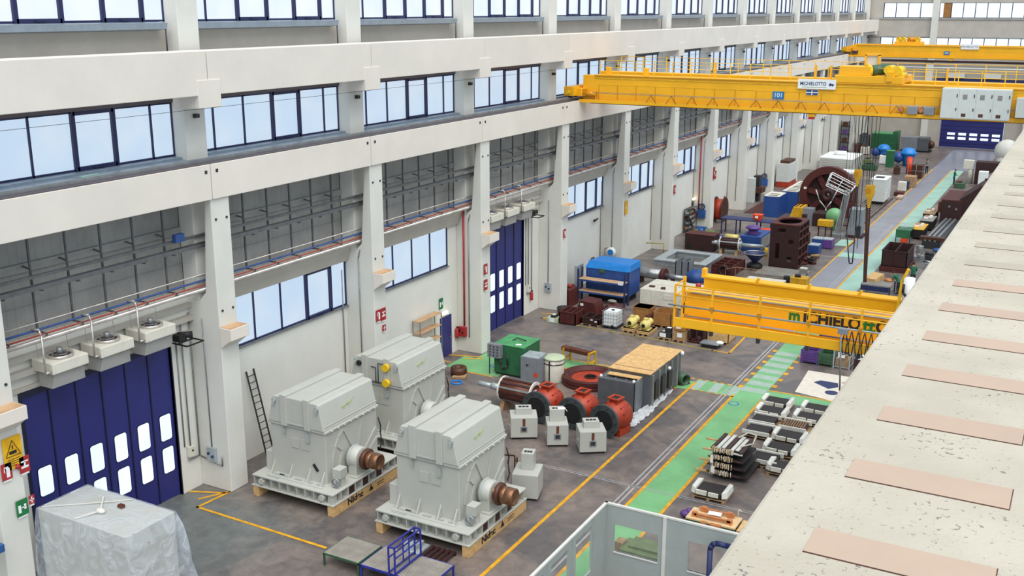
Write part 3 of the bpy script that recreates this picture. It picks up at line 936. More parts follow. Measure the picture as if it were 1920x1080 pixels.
# ================================================================ CUBICLES ON WHEELS
def cubicle(w_, d_, h_, tw, th, label, loc, rz, front=True):
    t = thing('control_cubicle', label, 'control box', loc, rz, 'small grey control boxes on castors')
    b = part(t, 'cabinet', M().box(-w_/2,-d_/2,.1,w_/2,d_/2,h_), 'machine_grey', .015)
    tb = part(t, 'terminal_box', M().box(-tw/2,-.1,h_,tw/2,d_/2-.15,h_+th), 'machine_grey', .01)
    part(tb, 'vent', M().box(-tw*.32,.05,h_+th,-tw*.12,.2,h_+th+.01).box(-tw*.08,.05,h_+th,tw*.1,.2,h_+th+.01).box(tw*.14,.05,h_+th,tw*.32,.2,h_+th+.01), 'dark')
    if front:
        part(t, 'label_strip', M().box(-.07,-d_/2-.012,h_*.62,.05,-d_/2,h_*.95), 'copper_dark')
        part(t, 'meter', M().box(-.16,-d_/2-.03,h_*.36,.14,-d_/2,h_*.6), 'cab_grey')
        part(t, 'meter_glass', M().box(-.11,-d_/2-.035,h_*.4,.09,-d_/2-.03,h_*.56), 'dark_metal')
    for sx in (-1,1):
        for sy in (-1,1):
            part(t, 'castor', M().tube((sx*(w_/2-.1)-.02,sy*(d_/2-.1),.06),(sx*(w_/2-.1)+.02,sy*(d_/2-.1),.06),.06,10), 'dark')
    part(t, 'side_handle', M().box(-w_/2-.05,-.15,.45,-w_/2,.0,.55), 'machine_grey_shade')
    return t
cubicle(1.22,1.05,1.05,.72,.3,'small grey control box on castors nearest the dark copper rotor', (1.35,20.85,0), .55)
cubicle(.95,1.1,1.05,.66,.55,'small grey control box with tall upper box and white paper on top', (3.05,20.85,0), .55)
cubicle(1.18,1.1,1.05,.7,.3,'small grey control box on castors closest to the long yellow floor line', (4.72,20.9,0), .6)
cubicle(1.05,1.2,1.1,.5,.7,'small grey control box with tall upper box behind the nearest generator', (4.35,15.6,0), .3, False)
solo('paper_sheet', 'white paper sheet lying on a small grey control box', 'paper', M().ob((0,0,.004),(.34,.26,.008)).ob((.2,-.1,-.05),(.1,.2,.006),0,0,.9), 'white', (3.2,21.0,1.615), .6)

# ================================================================ RED PUMP CASINGS
def pump():
    t = thing('pump_casing', 'x', 'pump casing', (0,0,0), 0, 'red oxide pump casings with dark flanges')
    prof = [(.48,-.6),(.5,-.45),(.62,-.35),(.72,-.1),(.75,.15),(.70,.45),(.56,.7),(.36,.86),(.0,.92)]
    part(t, 'casing', M().lathe(prof, (0,.35,.78), (0,1,0), 28), 'red_oxide')
    fl = part(t, 'flange', M().lathe([(.50,0),(.78,0),(.78,.12),(.50,.12)], (0,-.56,.78), (0,1,0), 36, closed=True, smooth=False), 'black_ring')
    part(fl, 'bore', M().lathe([(.505,.02),(.49,.27),(.3,.29),(0,.29)], (0,-.56,.78), (0,1,0), 28), 'dark')
    for i in range(10):
        a = 2*PI*i/10
        part(fl, 'bolt', M().tube((.65*math.cos(a),-.6,.78+.65*math.sin(a)),(.65*math.cos(a),-.54,.78+.65*math.sin(a)),.03,6), 'dark')
    nz = part(t, 'nozzle', M().box(-.22,.2,1.35,.22,.64,1.62), 'red_oxide')
    part(nz, 'nozzle_flange', M().box(-.3,.12,1.6,-.18,.72,1.67).box(.18,.12,1.6,.3,.72,1.67).box(-.18,.12,1.6,.18,.22,1.67).box(-.18,.62,1.6,.18,.72,1.67), 'red_oxide', .01)
    part(nz, 'opening', M().box(-.17,.23,1.625,.17,.61,1.63), 'dark')
    for i in range(7):
        a = PI*.12+i*PI*.14
        c, s_ = math.cos(a), math.sin(a)
        part(t, 'fin', M().bar((.69*c,.1,.78+.69*s_),(.69*c,.75,.78+.69*s_),.04,.1), 'red_oxide')
    part(t, 'foot', M().box(-.6,-.1,0,-.4,.8,.35), 'red_oxide'); part(t, 'foot', M().box(.4,-.1,0,.6,.8,.35), 'red_oxide')
    return t
q = pump(); q.location = (4.75,22.95,0); q.rotation_euler.z = -.18
q['label'] = 'red pump casing with dark round flange, nearest the clear plastic sheeting'
dup(q, (3.05,23.05,0), -.12, 'red pump casing with dark round flange, middle of the three')
dup(q, (1.25,22.95,0), -.1, 'red pump casing with dark round flange, behind the end of the copper rotor')

# ================================================================ ROTOR
def rotor(label, loc, rz, L=2.3, R=.6, sh1=1.45, sh2=.8, z=.98, core='copper_dark', group=None, stands=True):
    t = thing('generator_rotor', label, 'rotor', loc, rz, group)
    c = part(t, 'rotor_core', M().tube((-L/2,0,z),(L/2,0,z),R*.93,28), core)
    for i in range(14):
        a = 2*PI*i/14
        part(t, 'rotor_bar', M().ob((0, R*.95*math.cos(a), z+R*.95*math.sin(a)), (L*.98,.045,.1), 0, a), 'steel' if i % 3 == 0 else 'brown_dark')
    for s_ in (-1,1):
        part(t, 'end_ring', M().lathe([(R*.8,0),(R*1.05,0),(R*1.05,.07),(R*.8,.07)], (s_*L/2-.035,0,z), (1,0,0), 28, closed=True, smooth=False), 'coil_white')
    part(t, 'shaft', M().tube((-L/2-.25,0,z),(L/2+.2,0,z),.26,16).tube((-L/2-.7,0,z),(-L/2-.2,0,z),.17,16).tube((-L/2-sh1,0,z),(-L/2-.6,0,z),.12,14).tube((L/2+.1,0,z),(L/2+sh2,0,z),.15,14), 'galv')
    if stands:
        for s_ in (-1,1):
            part(t, 'support_stand', M().prism([(-.55,0),(.55,0),(.3,z-R*.78),(-.3,z-R*.78)], 'x', s_*L*.42-.1, s_*L*.42+.1), 'pallet_wood')
    return t
rotor('dark copper rotor with pale shaft end lying on stands behind the grey generators', (-.28,23.45,0), -.04, 1.75, sh2=.3)

# ================================================================ CABINETS AND CRATES NEAR THE CROSSING
t = thing('green_machine', 'green steel cabinet machine with tilted control panel near the second folding door', 'machine', (-3.05,28.45,0))
part(t, 'housing', M().box(-.95,-.95,.1,.85,.9,1.68), 'green_machine', .02)
part(t, 'top_plate', M().box(-.97,-.97,1.68,.87,.92,1.72), 'green_top', .01)
part(t, 'lifting_bracket', M().path([(-.3,-.1,1.72),(-.1,.1,1.85),(.2,.0,1.84),(.4,.2,1.72)],.03,6), 'dark_metal')
part(t, 'data_sheet', M().ob((.35,-.6,1.73),(.3,.2,.01),.2), 'white')
part(t, 'base_frame', M().box(-.9,-.9,0,.8,.85,.1), 'dark_metal')
cp = part(t, 'control_panel', M().box(-1.2,-1.25,1.0,-.4,-.97,1.75), 'cab_grey', .01)
m = M()
for i in range(3):
    for j in range(4): m.tube((-1.02+i*.22,-1.28,1.15+j*.16),(-1.02+i*.22,-1.25,1.15+j*.16),.035,8)
part(cp, 'push_button', m, 'dark')
part(t, 'hose', M().path([(-.5,-1.05,1.0),(-.45,-1.15,.6),(-.3,-1.1,.4),(-.1,-1.0,.6),(-.15,-.97,1.2)],.05,8), 'dark_metal')
part(t, 'panel_stand', M().bar((-1.15,-1.1,0),(-1.15,-1.1,1.0),.04), 'dark_metal')
t = thing('grey_cabinet', 'upright grey metal cabinet with a red round mark, right of the green machine', 'cabinet', (-1.6,27.5,0), .05)
part(t, 'housing', M().box(-.52,-.55,.02,.52,.55,1.46), 'cab_grey', .02)
part(t, 'top_liner', M().box(-.48,-.5,1.46,.48,.5,1.475).ob((.1,.1,1.5),(.5,.5,.04),.4), 'galv')
part(t, 'red_mark', M().tube((.36,-.56,.55),(.36,-.58,.55),.12,10), 'orange')
part(t, 'handle', M().box(-.16,-.58,.95,-.13,-.55,1.1).box(-.2,-.58,1.02,-.04,-.56,1.05), 'dark')
t = thing('storage_drum', 'cream cylindrical drum with pale green lid between grey cabinet and copper rotor', 'drum', (-.72,28.1,0))
part(t, 'barrel', M().lathe([(.52,0),(.54,.05),(.54,1.2),(.52,1.24)], n=28), 'cream')
part(t, 'lid', M().lathe([(.57,1.22),(.57,1.3),(.5,1.34),(0,1.35)], n=28), 'cream_green')
part(t, 'strap', M().box(-.03,-.57,.1,.03,-.53,1.2).lathe([(.545,.98),(.56,.99),(.56,1.03),(.545,1.04)], n=28, closed=True), 'brown_dark')
part(t, 'sticker', M().ob((.22,-.51,1.1),(.2,.02,.14),.42), 'white')
t = thing('yellow_fixture', 'yellow steel fixture holding a dark slatted coil, behind the drum', 'fixture', (-.55,31.0,0), -.15)
for x in (-.9,.75):
    part(t, 'side_frame', M().bar((x,-.35,0),(x,-.35,.85),.08).bar((x,.35,0),(x,.35,.85),.08).bar((x,-.35,.85),(x,.35,.85),.08).bar((x,-.35,.3),(x,.35,.3),.08), 'yellow_box')
part(t, 'dark_coil', M().box(-1.1,-.3,.7,.7,.3,.95), 'copper_dark', .05)
part(t, 'top_beam', M().box(-.9,-.06,.95,.7,.06,1.0), 'steel')
# flywheel / ring lying flat
t = thing('flywheel_ring', 'large brown primer ring wheel lying flat on the floor left of the plywood-topped box', 'flywheel', (1.1,28.75,0))
part(t, 'rim', M().lathe([(1.0,0),(1.5,0),(1.5,.16),(1.44,.2),(1.5,.24),(1.5,.45),(1.24,.47),(1.12,.3),(1.0,.3)], n=48, closed=True, smooth=False), 'brown_primer')
part(t, 'web', M().lathe([(.32,.22),(1.14,.18),(1.14,.26),(.32,.30)], n=40, closed=True, smooth=False), 'red_oxide')
part(t, 'hub', M().lathe([(.26,.02),(.34,.02),(.34,.34),(.26,.34)], n=28, closed=True, smooth=False), 'brown_dark')
for i in range(12):
    a = 3.6+i*.13; part(t, 'tooth', M().ob((1.37*math.cos(a),1.37*math.sin(a),.35),(.1,.03,.26),a), 'brown_dark')
# long grey box with plywood top
t = thing('heat_exchanger', 'long dark grey metal box covered with plywood sheets, beside the plastic sheeting', 'machine', (4.35,27.9,0))
part(t, 'low_housing', M().box(-1.55,-2.05,.15,.35,-.2,1.5), 'slate', .02)
part(t, 'tall_housing', M().box(-1.25,-1.3,.1,.9,3.0,1.78), 'slate', .02)
part(t, 'end_plate', M().box(.42,-2.1,0,.5,-1.2,1.62), 'cab_grey')
for i in range(5): part(t, 'side_rib', M().box(.9,-1.1+i*.85,.15,.98,-1.0+i*.85,1.72), 'grey_sheet')
for i in range(3): part(t, 'duct_panel', M().box(.9,-.85+i*.9,.4,1.02,-.35+i*.9,1.3), 'dark_metal')
part(t, 'plywood_sheet', M().box(-1.3,-1.35,1.8,.92,1.0,1.84), 'osb'); part(t, 'plywood_sheet', M().box(-1.26,1.02,1.8,.95,3.02,1.84), 'osb')
part(t, 'plywood_sheet', M().box(-1.2,-1.75,1.62,.5,-1.36,1.66), 'osb')
part(t, 'batten', M().bar((-1.2,-.8,1.86),(.9,-.8,1.86),.05,.03), 'tan_ply')
part(t, 'wrapped_corner', M().ball((.98,2.9,1.7),.12,8).ball((-1.45,-1.9,1.55),.08,8).ball((.3,-1.95,1.55),.09,8).ball((1.05,.9,1.5),.1,8), 'white')
for i in range(3): part(t, 'cleat', M().box(-1.3+i*.55,-1.8,1.5,-1.27+i*.55,-1.0,1.54), 'galv')
# crumpled plastic sheeting
def sheeting():
    rn = random.Random(8); m = M(); nu, nv = 26, 7; vs = []
    P = [(5.0,24.0),(5.15,25.6),(5.2,27.4),(5.15,29.6)]
    for i in range(nu+1):
        f = i/nu*3; k = min(2,int(f)); q = f-k
        cx = P[k][0]*(1-q)+P[k+1][0]*q; cy = P[k][1]*(1-q)+P[k+1][1]*q
        wd = .42*(1-.55*i/nu)
        for j in range(nv+1):
            u = (j/nv-.5)*2
            vs.append((cx+u*wd+rn.uniform(-.06,.06), cy+rn.uniform(-.08,.08), max(.01,(1-u*u)*.2+.05*math.sin(j*2.1)+rn.uniform(-.03,.05))))
    m.add(vs, [(i*(nv+1)+j, i*(nv+1)+j+1, (i+1)*(nv+1)+j+1, (i+1)*(nv+1)+j) for i in range(nu) for j in range(nv)], False)
    return m
glassy('film_heap', (0.85, 0.87, 0.9, 1), 0.12, 0.62)
solo('plastic_sheeting', 'crumpled clear plastic sheeting trailing along the yellow line beside the long grey box', 'plastic sheet', sheeting(), 'film_heap')
t = thing('pipe_section', 'short dark pipe section with open end lying at the far end of the plastic sheeting', 'pipe', (5.15,31.0,0), -.5)
part(t, 'pipe_wall', M().lathe([(.24,-.5),(.3,-.5),(.3,.55),(.24,.55)], (0,0,.3), (1,0,0), 20, closed=True), 'green_dark')
part(t, 'wooden_chock', M().box(-.5,-.32,0,.5,-.2,.1).box(-.5,.2,0,.5,.32,.1), 'rust_dark')
t = thing('cable_reel', 'brown coil on cardboard lying beside the back generator', 'cable coil', (-5.55,26.4,0))
part(t, 'coil', M().lathe([(.2,.05),(.42,.05),(.45,.25),(.42,.45),(.2,.45)], n=22, closed=True), 'rust_dark')
part(t, 'cardboard', M().ob((.25,-.3,.06),(.7,.6,.1),.3), 'pallet_wood')
solo('hose_coil', 'small blue hose coil on the floor beside the brown coil', 'hose', M().lathe([(.24,0),(.32,0),(.32,.06),(.24,.06)], n=22, closed=True), 'blue_bright', (-5.0,25.3,0))
t = thing('scrap_frame', 'rusty angle-iron frame standing behind the nearest generator', 'frame', (3.1,16.2,0), .3)
part(t, 'frame', M().bar((-.4,0,0),(-.4,0,1.2),.05).bar((.3,0,0),(.3,0,1.2),.05).bar((-.4,0,1.2),(.3,0,1.2),.05).bar((.3,.5,0),(.3,.5,.9),.05).bar((.3,0,.9),(.3,.5,.9),.05), 'rust_dark')
part(t, 'tray', M().box(.4,.2,.1,1.1,.9,.5), 'grey_sheet')
# ================================================================ FANS OVER THE FOLDING DOORS
def fan(loc, label):
    t = thing('door_fan', label, 'fan heater', loc, 0, 'fan heaters over the folding doors')
    h = part(t, 'upper_casing', M().prism([(-.65,-.02),(.42,-.02),(.42,.36),(-.65,.40)], 'y', -.72, .72), 'cream', .03)
    part(t, 'outlet_hood', M().add([(-.5,-.58,0),(.3,-.58,0),(.3,.58,0),(-.5,.58,0),(-.45,-.66,-.55),(.22,-.66,-.55),(.22,.66,-.55),(-.45,.66,-.55)],
         [(0,1,2,3),(7,6,5,4),(0,4,5,1),(1,5,6,2),(2,6,7,3),(3,7,4,0)]), 'cladding', .01)
    rg = part(t, 'fan_ring', M().lathe([(.36,.36),(.44,.36),(.44,.47),(.37,.47)], (-.1,0,0), n=28, closed=True), 'pipe_steel')
    part(rg, 'guard', M().lathe([(.22,.46),(.26,.47),(.26,.48),(.22,.49)], (-.1,0,0), n=20, closed=True).bar((-.55,0,.46),(.35,0,.46),.03).bar((-.1,-.45,.46),(-.1,.45,.46),.03), 'steel')
    part(t, 'motor', M().tube((-.1,0,.4),(-.1,0,.68),.11,12), 'pipe_grey')
    part(t, 'inner_disc', M().tube((-.1,0,.37),(-.1,0,.41),.37,24), 'rust_dark')
    part(t, 'supply_pipe', M().path([(-.1,-.95,1.55),(.25,-.95,1.6),(.35,-.95,1.4),(.35,-.95,.1),(.35,-.72,.1)],.035,8), 'pipe_steel')
    part(t, 'hanger_wire', M().bar((-.4,-.6,.35),(-.5,-.6,1.3),.012).bar((-.4,.6,.35),(-.5,.6,1.3),.012), 'wire')
    return t
f0 = fan((-7.0,3.45,7.22), 'cream ceiling fan heater, leftmost above the near blue folding door')
FL = ['cream fan heater, middle one above the near blue folding door', 'cream fan heater, rightmost above the near blue folding door',
      'cream fan heater, leftmost above the second blue folding door', 'cream fan heater, middle one above the second blue folding door', 'cream fan heater, rightmost above the second blue folding door']
for (y, l) in zip((5.42,7.4,32.5,34.4,36.4), FL): dup(f0, (-7.0,y,7.22), 0, l)
for y, w_ in ((9.1,'near'),(38.1,'second')):
    t = thing('door_drive', 'black door drive on a bracket frame at the top corner of the %s folding door' % w_, 'door drive', (-7.2,y,6.5))
    part(t, 'bracket_frame', M().bar((-.5,-.4,0),(.5,-.4,-.02),.05).bar((-.5,.45,0),(.5,.45,-.02),.05).bar((.5,-.4,-.02),(.5,.45,-.02),.05).bar((0,-.4,0),(0,.45,0),.05), 'dark')
    part(t, 'motor', M().tube((-.3,-.1,.22),(.1,.3,.22),.13,12).box(-.35,-.3,.02,0,.1,.3), 'dark')
# ================================================================ CONDUITS AND BOXES
def conduit(name, label, pts, r=.03, mt='pipe_grey', cat='conduit', group=None):
    return solo(name, label, cat, M().path(pts, r, 7), mt, group=group)
E0 = [('near', 0), ('second', 29)]
for w_, o in E0:
    conduit('conduit', 'thin conduit nearest the frame of the %s folding door' % w_, [(-7.775,9.15+o,6.4),(-7.775,9.15+o,1.95)])
    conduit('conduit', 'second thin conduit beside the %s folding door, ending at the switch box' % w_, [(-7.72,9.4+o,7.0),(-7.72,9.4+o,1.9)])
    conduit('conduit', 'bent conduit that turns back under the switch box of the %s folding door' % w_, [(-7.72,9.85+o,7.4),(-7.72,9.85+o,1.35),(-7.72,9.25+o,1.35)])
    t = thing('switch_box', 'small cream switch box beside the %s folding door' % w_, 'switch box', (-7.72,9.4+o,1.7))
    part(t, 'housing', M().box(-.06,-.16,-.22,.1,.16,.22), 'cream', .01); part(t, 'button', M().tube((.1,0,.05),(.13,0,.05),.04,8), 'dark')
    conduit('conduit', 'tall thin conduit on the side of the column right of the %s folding door' % w_, [(-7.1,9.945+(30 if o else 0),7.2),(-7.1,9.945+(30 if o else 0),1.75)])
    t = thing('socket_panel', 'grey socket panel low on the column right of the %s folding door' % w_, 'socket panel', (-7.1,9.96+(30 if o else 0),1.5))
    part(t, 'housing', M().box(-.2,-.14,-.3,.25,0,.3), 'galv', .01)
    for i in range(2): part(t, 'socket', M().tube((-.08+i*.2,-.14,.05-.1*i),(-.08+i*.2,-.19,.05-.1*i),.06,10), 'blue_dark')
conduit('conduit', 'low conduit across the foot of the second column, beside the yellow floor corner', [(-7.7,9.9,1.3),(-6.55,9.9,1.1),(-6.55,9.9,1.5)])
LBL = {1:'near'}
for k in range(2, 13):
    if k == 4: continue
    y = 10*k-.08
    conduit('conduit', 'thin grey conduit down the side of the %s wall column from the left' % ORD[k], [(-6.9,y+.02,8.0),(-7.0,y,7.6),(-7.0,y,.9)], group='column conduits')
    if k != 3: conduit('conduit', 'thin grey conduit on the wall just left of the %s column' % ORD[k], [(-7.74,y-.35,7.0),(-7.74,y-.35,.8)], group='wall conduits')
for k, w_ in ((3,'of the column left of the second folding door'),(7,'of the column beside the far blue exit door')):
    y = 10*k-.11
    conduit('fire_main', 'red fire main pipe on the side ' + w_, [(-7.3,y,8.2),(-7.3,y,1.55)], .055, 'sign_red', 'pipe')
    t = thing('hydrant_cabinet', 'red hydrant cabinet under the red pipe ' + w_, 'hydrant cabinet', (-7.4,y+.02,1.25))
    part(t, 'housing', M().box(-.28,-.18,-.32,.24,.04,.24), 'sign_red', .02); part(t, 'front_sticker', M().box(-.2,-.19,-.05,-.08,-.18,.12).box(0,-.19,-.15,.1,-.18,0), 'dark')
for k in (2,3,4,6,7):
    t = thing('fire_extinguisher', {2:'red fire extinguisher beside the exit door under the wall shelf bay',3:'small red fire extinguisher right of the second folding door',4:'red fire extinguisher on the wall between the fourth and fifth bays',6:'red fire extinguisher beside the far exit door',7:'red fire extinguisher on the long wall beyond the far exit door'}[k],
              'fire extinguisher', (-7.66, {2:29.65,3:38.75,4:48.9,6:70.65,7:78.6}[k], 1.15))
    part(t, 'cylinder', M().lathe([(.09,-.3),(.1,-.27),(.1,.2),(.05,.28)], n=14), 'sign_red'); part(t, 'valve', M().box(-.03,-.03,.28,.08,.03,.36), 'dark')
# ================================================================ SIGNS
def sign(label, x, ya, yb, za, zb, mt, rot='x', cat='sign', name='wall_sign'):
    t = thing(name, label, cat, (x, (ya+yb)/2, (za+zb)/2))
    a, b = (yb-ya)/2, (zb-za)/2
    part(t, 'plate', M().box(-.01,-a,-b,.01,a,b), mt)
    return t, a, b
def glyph(t, name, rects, mt='text_white', x=.012):
    m = M()
    for r in rects:
        if len(r) == 4: m.box(x,r[0],r[1],x+.004,r[2],r[3])
        else: m.prism([(r[i],r[i+1]) for i in range(0,len(r),2)], 'x', x, x+.004)
    return part(t, name, m, mt)
t,a,b = sign('yellow triangular overhead-load warning sign high on the leftmost column', -6.14, .3,.96,4.82,5.9,'sign_yellow')
m = M()
for p_, q_ in (((-.26,-.1),(.26,-.1)),((.26,-.1),(0,.42)),((0,.42),(-.26,-.1))): m.bar((.015,)+p_,(.015,)+q_,.01,.035,up=(1,0,0))
part(t,'triangle',m,'text_black'); glyph(t,'symbol',[(-.13,-.04,.13,.07),(-.02,.12,.02,.25)],'text_black')
glyph(t,'text_lines',[(-.22,-.22,.22,-.2),(-.22,-.29,.22,-.27),(-.22,-.36,.2,-.34),(-.22,-.43,.1,-.41)],'text_black')
def fire_sign(label, ya, za, kind, w=.36, h=.55, mt='sign_red', x=-6.14):
    t,a,b = sign(label, x, ya, ya+w, za, za+h, mt)
    if kind == 'ext': glyph(t,'symbol',[(-.02,-.2,.1,.12),(-.1,-.02,-.07,.14),(-.1,.12,.06,.16)])
    elif kind == 'reel': glyph(t,'symbol',[(-.13,-.12,.13,-.05),(-.03,-.05,.03,.1),(-.13,.08,.13,.13)])
    elif kind == 'exit': glyph(t,'symbol',[(-.15,-.16,-.05,.1),(-.02,-.02,.06,.02),(.06,-.08,.14,.0),(.06,.02,.14,.1)])
    else: glyph(t,'symbol',[(-.08,-.02,.08,.02),(-.02,-.1,.02,.1)])
    glyph(t,'caption',[(-w*.4,-h/2-.07,w*.4,-h/2-.01)],'text_white',-.01)
    return t
fire_sign('red fire extinguisher sign below the yellow warning sign on the leftmost column', .16, 4.55, 'ext')
fire_sign('red fire hose sign right of the extinguisher sign on the leftmost column', .8, 4.55, 'reel')
fire_sign('green emergency exit sign low on the leftmost column', .5, 3.15, 'exit', .42, .55, 'sign_green')
fire_sign('tiny red notice right of the green exit sign on the leftmost column', .97, 3.4, 'x', .2, .3)
s_ = thing('alarm_lamp', 'small red alarm lamp between the signs of the leftmost column', 'lamp', (-6.12,.72,4.85)); part(s_,'lens',M().ball((0,0,0),.09,10),'sign_red'); part(s_,'base',M().box(-.04,-.06,-.06,0,.06,.06),'dark')
fire_sign('red fire extinguisher sign on the column left of the wall shelf', 20.02, 4.55, 'ext')
fire_sign('red fire hose sign on the column left of the wall shelf', 20.42, 4.5, 'reel', .36, .6)
fire_sign('tiny red notice below the two fire signs left of the wall shelf', 20.5, 3.95, 'x', .25, .3)
fire_sign('red framed sign, upper one on the column left of the second folding door', 30.15, 4.6, 'ext', .36, .6)
fire_sign('red framed sign, lower one on the column left of the second folding door', 30.15, 3.7, 'reel', .36, .6)
fire_sign('small red sign on the column right of the second folding door', 40.2, 4.8, 'ext', .32, .55)
fire_sign('yellow notice on the fifth wall column past the second folding door', 50.2, 4.6, 'x', .5, 1.0, 'sign_yellow')
fire_sign('red sign on the seventh wall column from the left', 60.2, 4.6, 'ext', .4, .7)
fire_sign('red sign, left one on the column beyond the far exit door', 70.1, 4.4, 'ext', .36, 1.1)
fire_sign('red sign, right one on the column beyond the far exit door', 70.55, 4.4, 'reel', .36, .7)
fire_sign('green running-man exit sign on the wall above the exit door', 28.0, 2.9, 'exit', .36, .62, 'sign_green', -7.74)
def bulkhead(label, y):
    t = thing('exit_lamp', label, 'lamp', (-7.7,y,2.62)); part(t,'diffuser',M().box(0,-.25,-.07,.09,.25,.08),'lamp_glow',.02); part(t,'base',M().box(-.08,-.27,-.09,0,.27,.1),'white')
bulkhead('glowing emergency lamp above the near exit door', 28.45)
bulkhead('glowing emergency lamp above the far exit door', 69.6)
# shelf rack on the wall
def shelf(label, loc, L, n, h, mt, boards):
    t = thing('wire_shelf', label, 'shelf rack', loc)
    for x in (-.2,.25):
        for y in (-L/2,L/2): part(t,'post',M().box(x-.02,y-.02,0,x+.02,y+.02,h),mt)
    for i in range(n): part(t,'shelf_board',M().box(-.2,-L/2,.3+i*(h-.35)/(n-1),.25,L/2,.34+i*(h-.35)/(n-1)),boards)
    return t
shelf('open metal shelf rack standing left of the near exit door', (-7.45,26.3,0), 2.1, 5, 3.0, 'pipe_grey', 'tan_ply')
t = shelf('dark loaded shelf rack standing left of the far exit door', (-7.45,68.2,0), 2.0, 5, 2.1, 'dark_metal', 'dark_metal')
rn = random.Random(5)
for i in range(4):
    for j in range(4): part(t,'stored_part',M().ob((0,-.75+j*.5,.44+i*.44),(.35,.3,.2),rn.random()),['pallet_wood','cab_grey','brown_dark','galv'][(i+j)%4])
t = thing('trolley', 'blue trolley end at the left picture edge beside the leftmost column', 'trolley', (-5.9,-.75,0))
part(t,'tray',M().box(-.5,-.7,2.5,.2,.4,2.75),'blue_paint',.01); part(t,'post',M().box(-.45,.3,0,-.38,.38,4.0),'green_dark'); part(t,'base',M().box(-.5,-.7,0,.2,.4,.2),'dark_metal')
# ================================================================ FOREGROUND CONCRETE BEAM
t = thing('concrete_beam', 'wide speckled cream concrete beam with pale rectangular inlays, filling the right foreground', 'beam', (22.4,-15.0,0))
part(t, 'beam_body', M().box(-.70,-9,16.1,1.4,156,17.5), 'speckle', .015)
for i in range(26):
    y = -15.97+.5425*i+15.0
    if i == 0: pass
    p = part(t, 'inlay_plate', M().box(-.51,y,17.5,-.035,y+.155,17.5025), 'patch' if i < 7 else 'patch_pale')
    part(p, 'inlay_joint', M().box(-.51,y-.004,17.5,-.035,y,17.502).box(-.035,y-.004,17.5,-.032,y+.155,17.502), 'rust_dark')
for k in range(0, 15): part(t, 'pier', M().box(-.3,10*k+14.5,0,.9,10*k+15.5,16.1), 'concrete')

# ================================================================ OVERHEAD TRAVELLING CRANE 101
def lattice_rail(t, x0, x1, y, z0, h, step, mt='signal_yellow', r=.018, big=()):
    n = max(1, round((x1-x0)/step))
    for i in range(n+1):
        x = x0+(x1-x0)*i/n
        part(t, 'rail_post', M().box(x-r*1.3,y-r*1.3,z0,x+r*1.3,y+r*1.3,z0+h), mt)
    for z_ in (z0+h, z0+h*.52): part(t, 'handrail', M().tube((x0,y,z_),(x1,y,z_),r,6), mt)
def crane(label, Y, zb, zt, x1, num, detail=True):
    t = thing('overhead_crane', label, 'crane', (0,Y,0), 0, 'yellow overhead travelling cranes')
    H = zt-zb
    g = part(t, 'main_girder', M().box(-6.0,0.1,zb+.2,x1,.75,zt-.05), 'crane_yellow', .01)
    part(g, 'bottom_flange', M().box(-6.15,-.15,zb,x1,.85,zb+.05).box(-6.15,-.18,zb+.02,x1,-.13,zb+.22).box(-5.2,-.0,zt-.05,x1,.8,zt), 'crane_yellow')
    part(g, 'flange_shade', M().box(-5.4,-.12,zb-.03,x1,.8,zb), 'rust_dark')  # thin dark sheet, paints the shade beneath the bottom flange
    part(g, 'bright_strip', M().box(-5.2,.07,zt-.24,x1,.1,zt-.19), 'signal_yellow')
    part(g, 'wire_strip', M().box(-5.0,.085,zt-.62,x1,.1,zt-.6), 'signal_yellow')
    part(t, 'rear_girder', M().box(-6.0,2.7,zb+.2,x1,3.4,zt+.05), 'crane_yellow', .01)
    part(t, 'rear_deck', M().box(-4.9,3.4,zt-.05,x1,4.1,zt+.02), 'crane_yellow')
    ec = part(t, 'end_carriage', M().box(-6.95,-.7,13.62,-6.25,4.6,14.2).box(-6.3,-.3,13.6,-5.9,3.8,14.1), 'crane_yellow', .03)
    for y in (-.45,.3,3.4,4.3): part(ec, 'wheel', M().tube((-6.72,y,13.72),(-6.5,y,13.72),.22,16), 'rust_dark')
    part(ec, 'travel_motor', M().tube((-5.9,-.05,13.75),(-5.0,-.05,13.75),.16,12).box(-6.0,-.2,13.62,-5.7,.1,14.05), 'crane_yellow_dark')
    part(ec, 'buffer', M().tube((-6.6,-.95,13.85),(-6.6,-.7,13.85),.12,10), 'signal_yellow')
    if detail:
        for i in range(20):
            x = -4.9+i*1.25
            part(g, 'stiffener', M().box(x,.07,zb+.22,x+.02,.1,zt-.62), 'crane_yellow_dark')
        for i in range(20):
            x = -5.0+i*1.25
            part(t, 'cable_hook', M().bar((x,-.16,zb+.02),(x,-.16,zb+.75),.025), 'crane_yellow')
        part(t, 'guide_wire', M().tube((-5.2,-.17,zb+.62),(x1,-.17,zb+.62),.016,6), 'wire')
        part(t, 'guide_wire', M().tube((-5.2,-.17,zb+.68),(x1,-.17,zb+.68),.012,6), 'wire')
        for i in range(15):
            x = -1.3+i*1.3
            part(t, 'festoon_cable', M().bar((x,-.19,zb+.62),(x-.32,-.2,zb+.18),.022).bar((x,-.19,zb+.62),(x+.32,-.2,zb+.18),.022), 'cable_dark')
        lattice_rail(t, -5.1, 6.9, .7, zt, .85, 1.25)
        lattice_rail(t, 9.0, x1, .7, zt, .8, 1.2)
        lattice_rail(t, -5.1, x1, 4.05, zt, .95, 1.6)
        for x in (2.4,8.3,9.15,15.3): part(t, 'gate_post', M().box(x-.05,.6,zt,x+.05,.75,zt+.9), 'crane_yellow')
        for x in (-4.4,-1.9): part(t, 'end_stop', M().box(x-.13,.25,zt,x+.13,.6,zt+.45), 'crane_yellow', .02)
    return t
c1 = crane('nearest long yellow overhead crane carrying the blue 101 plate', 42.3, 13.2, 14.95, 21.6, '101')
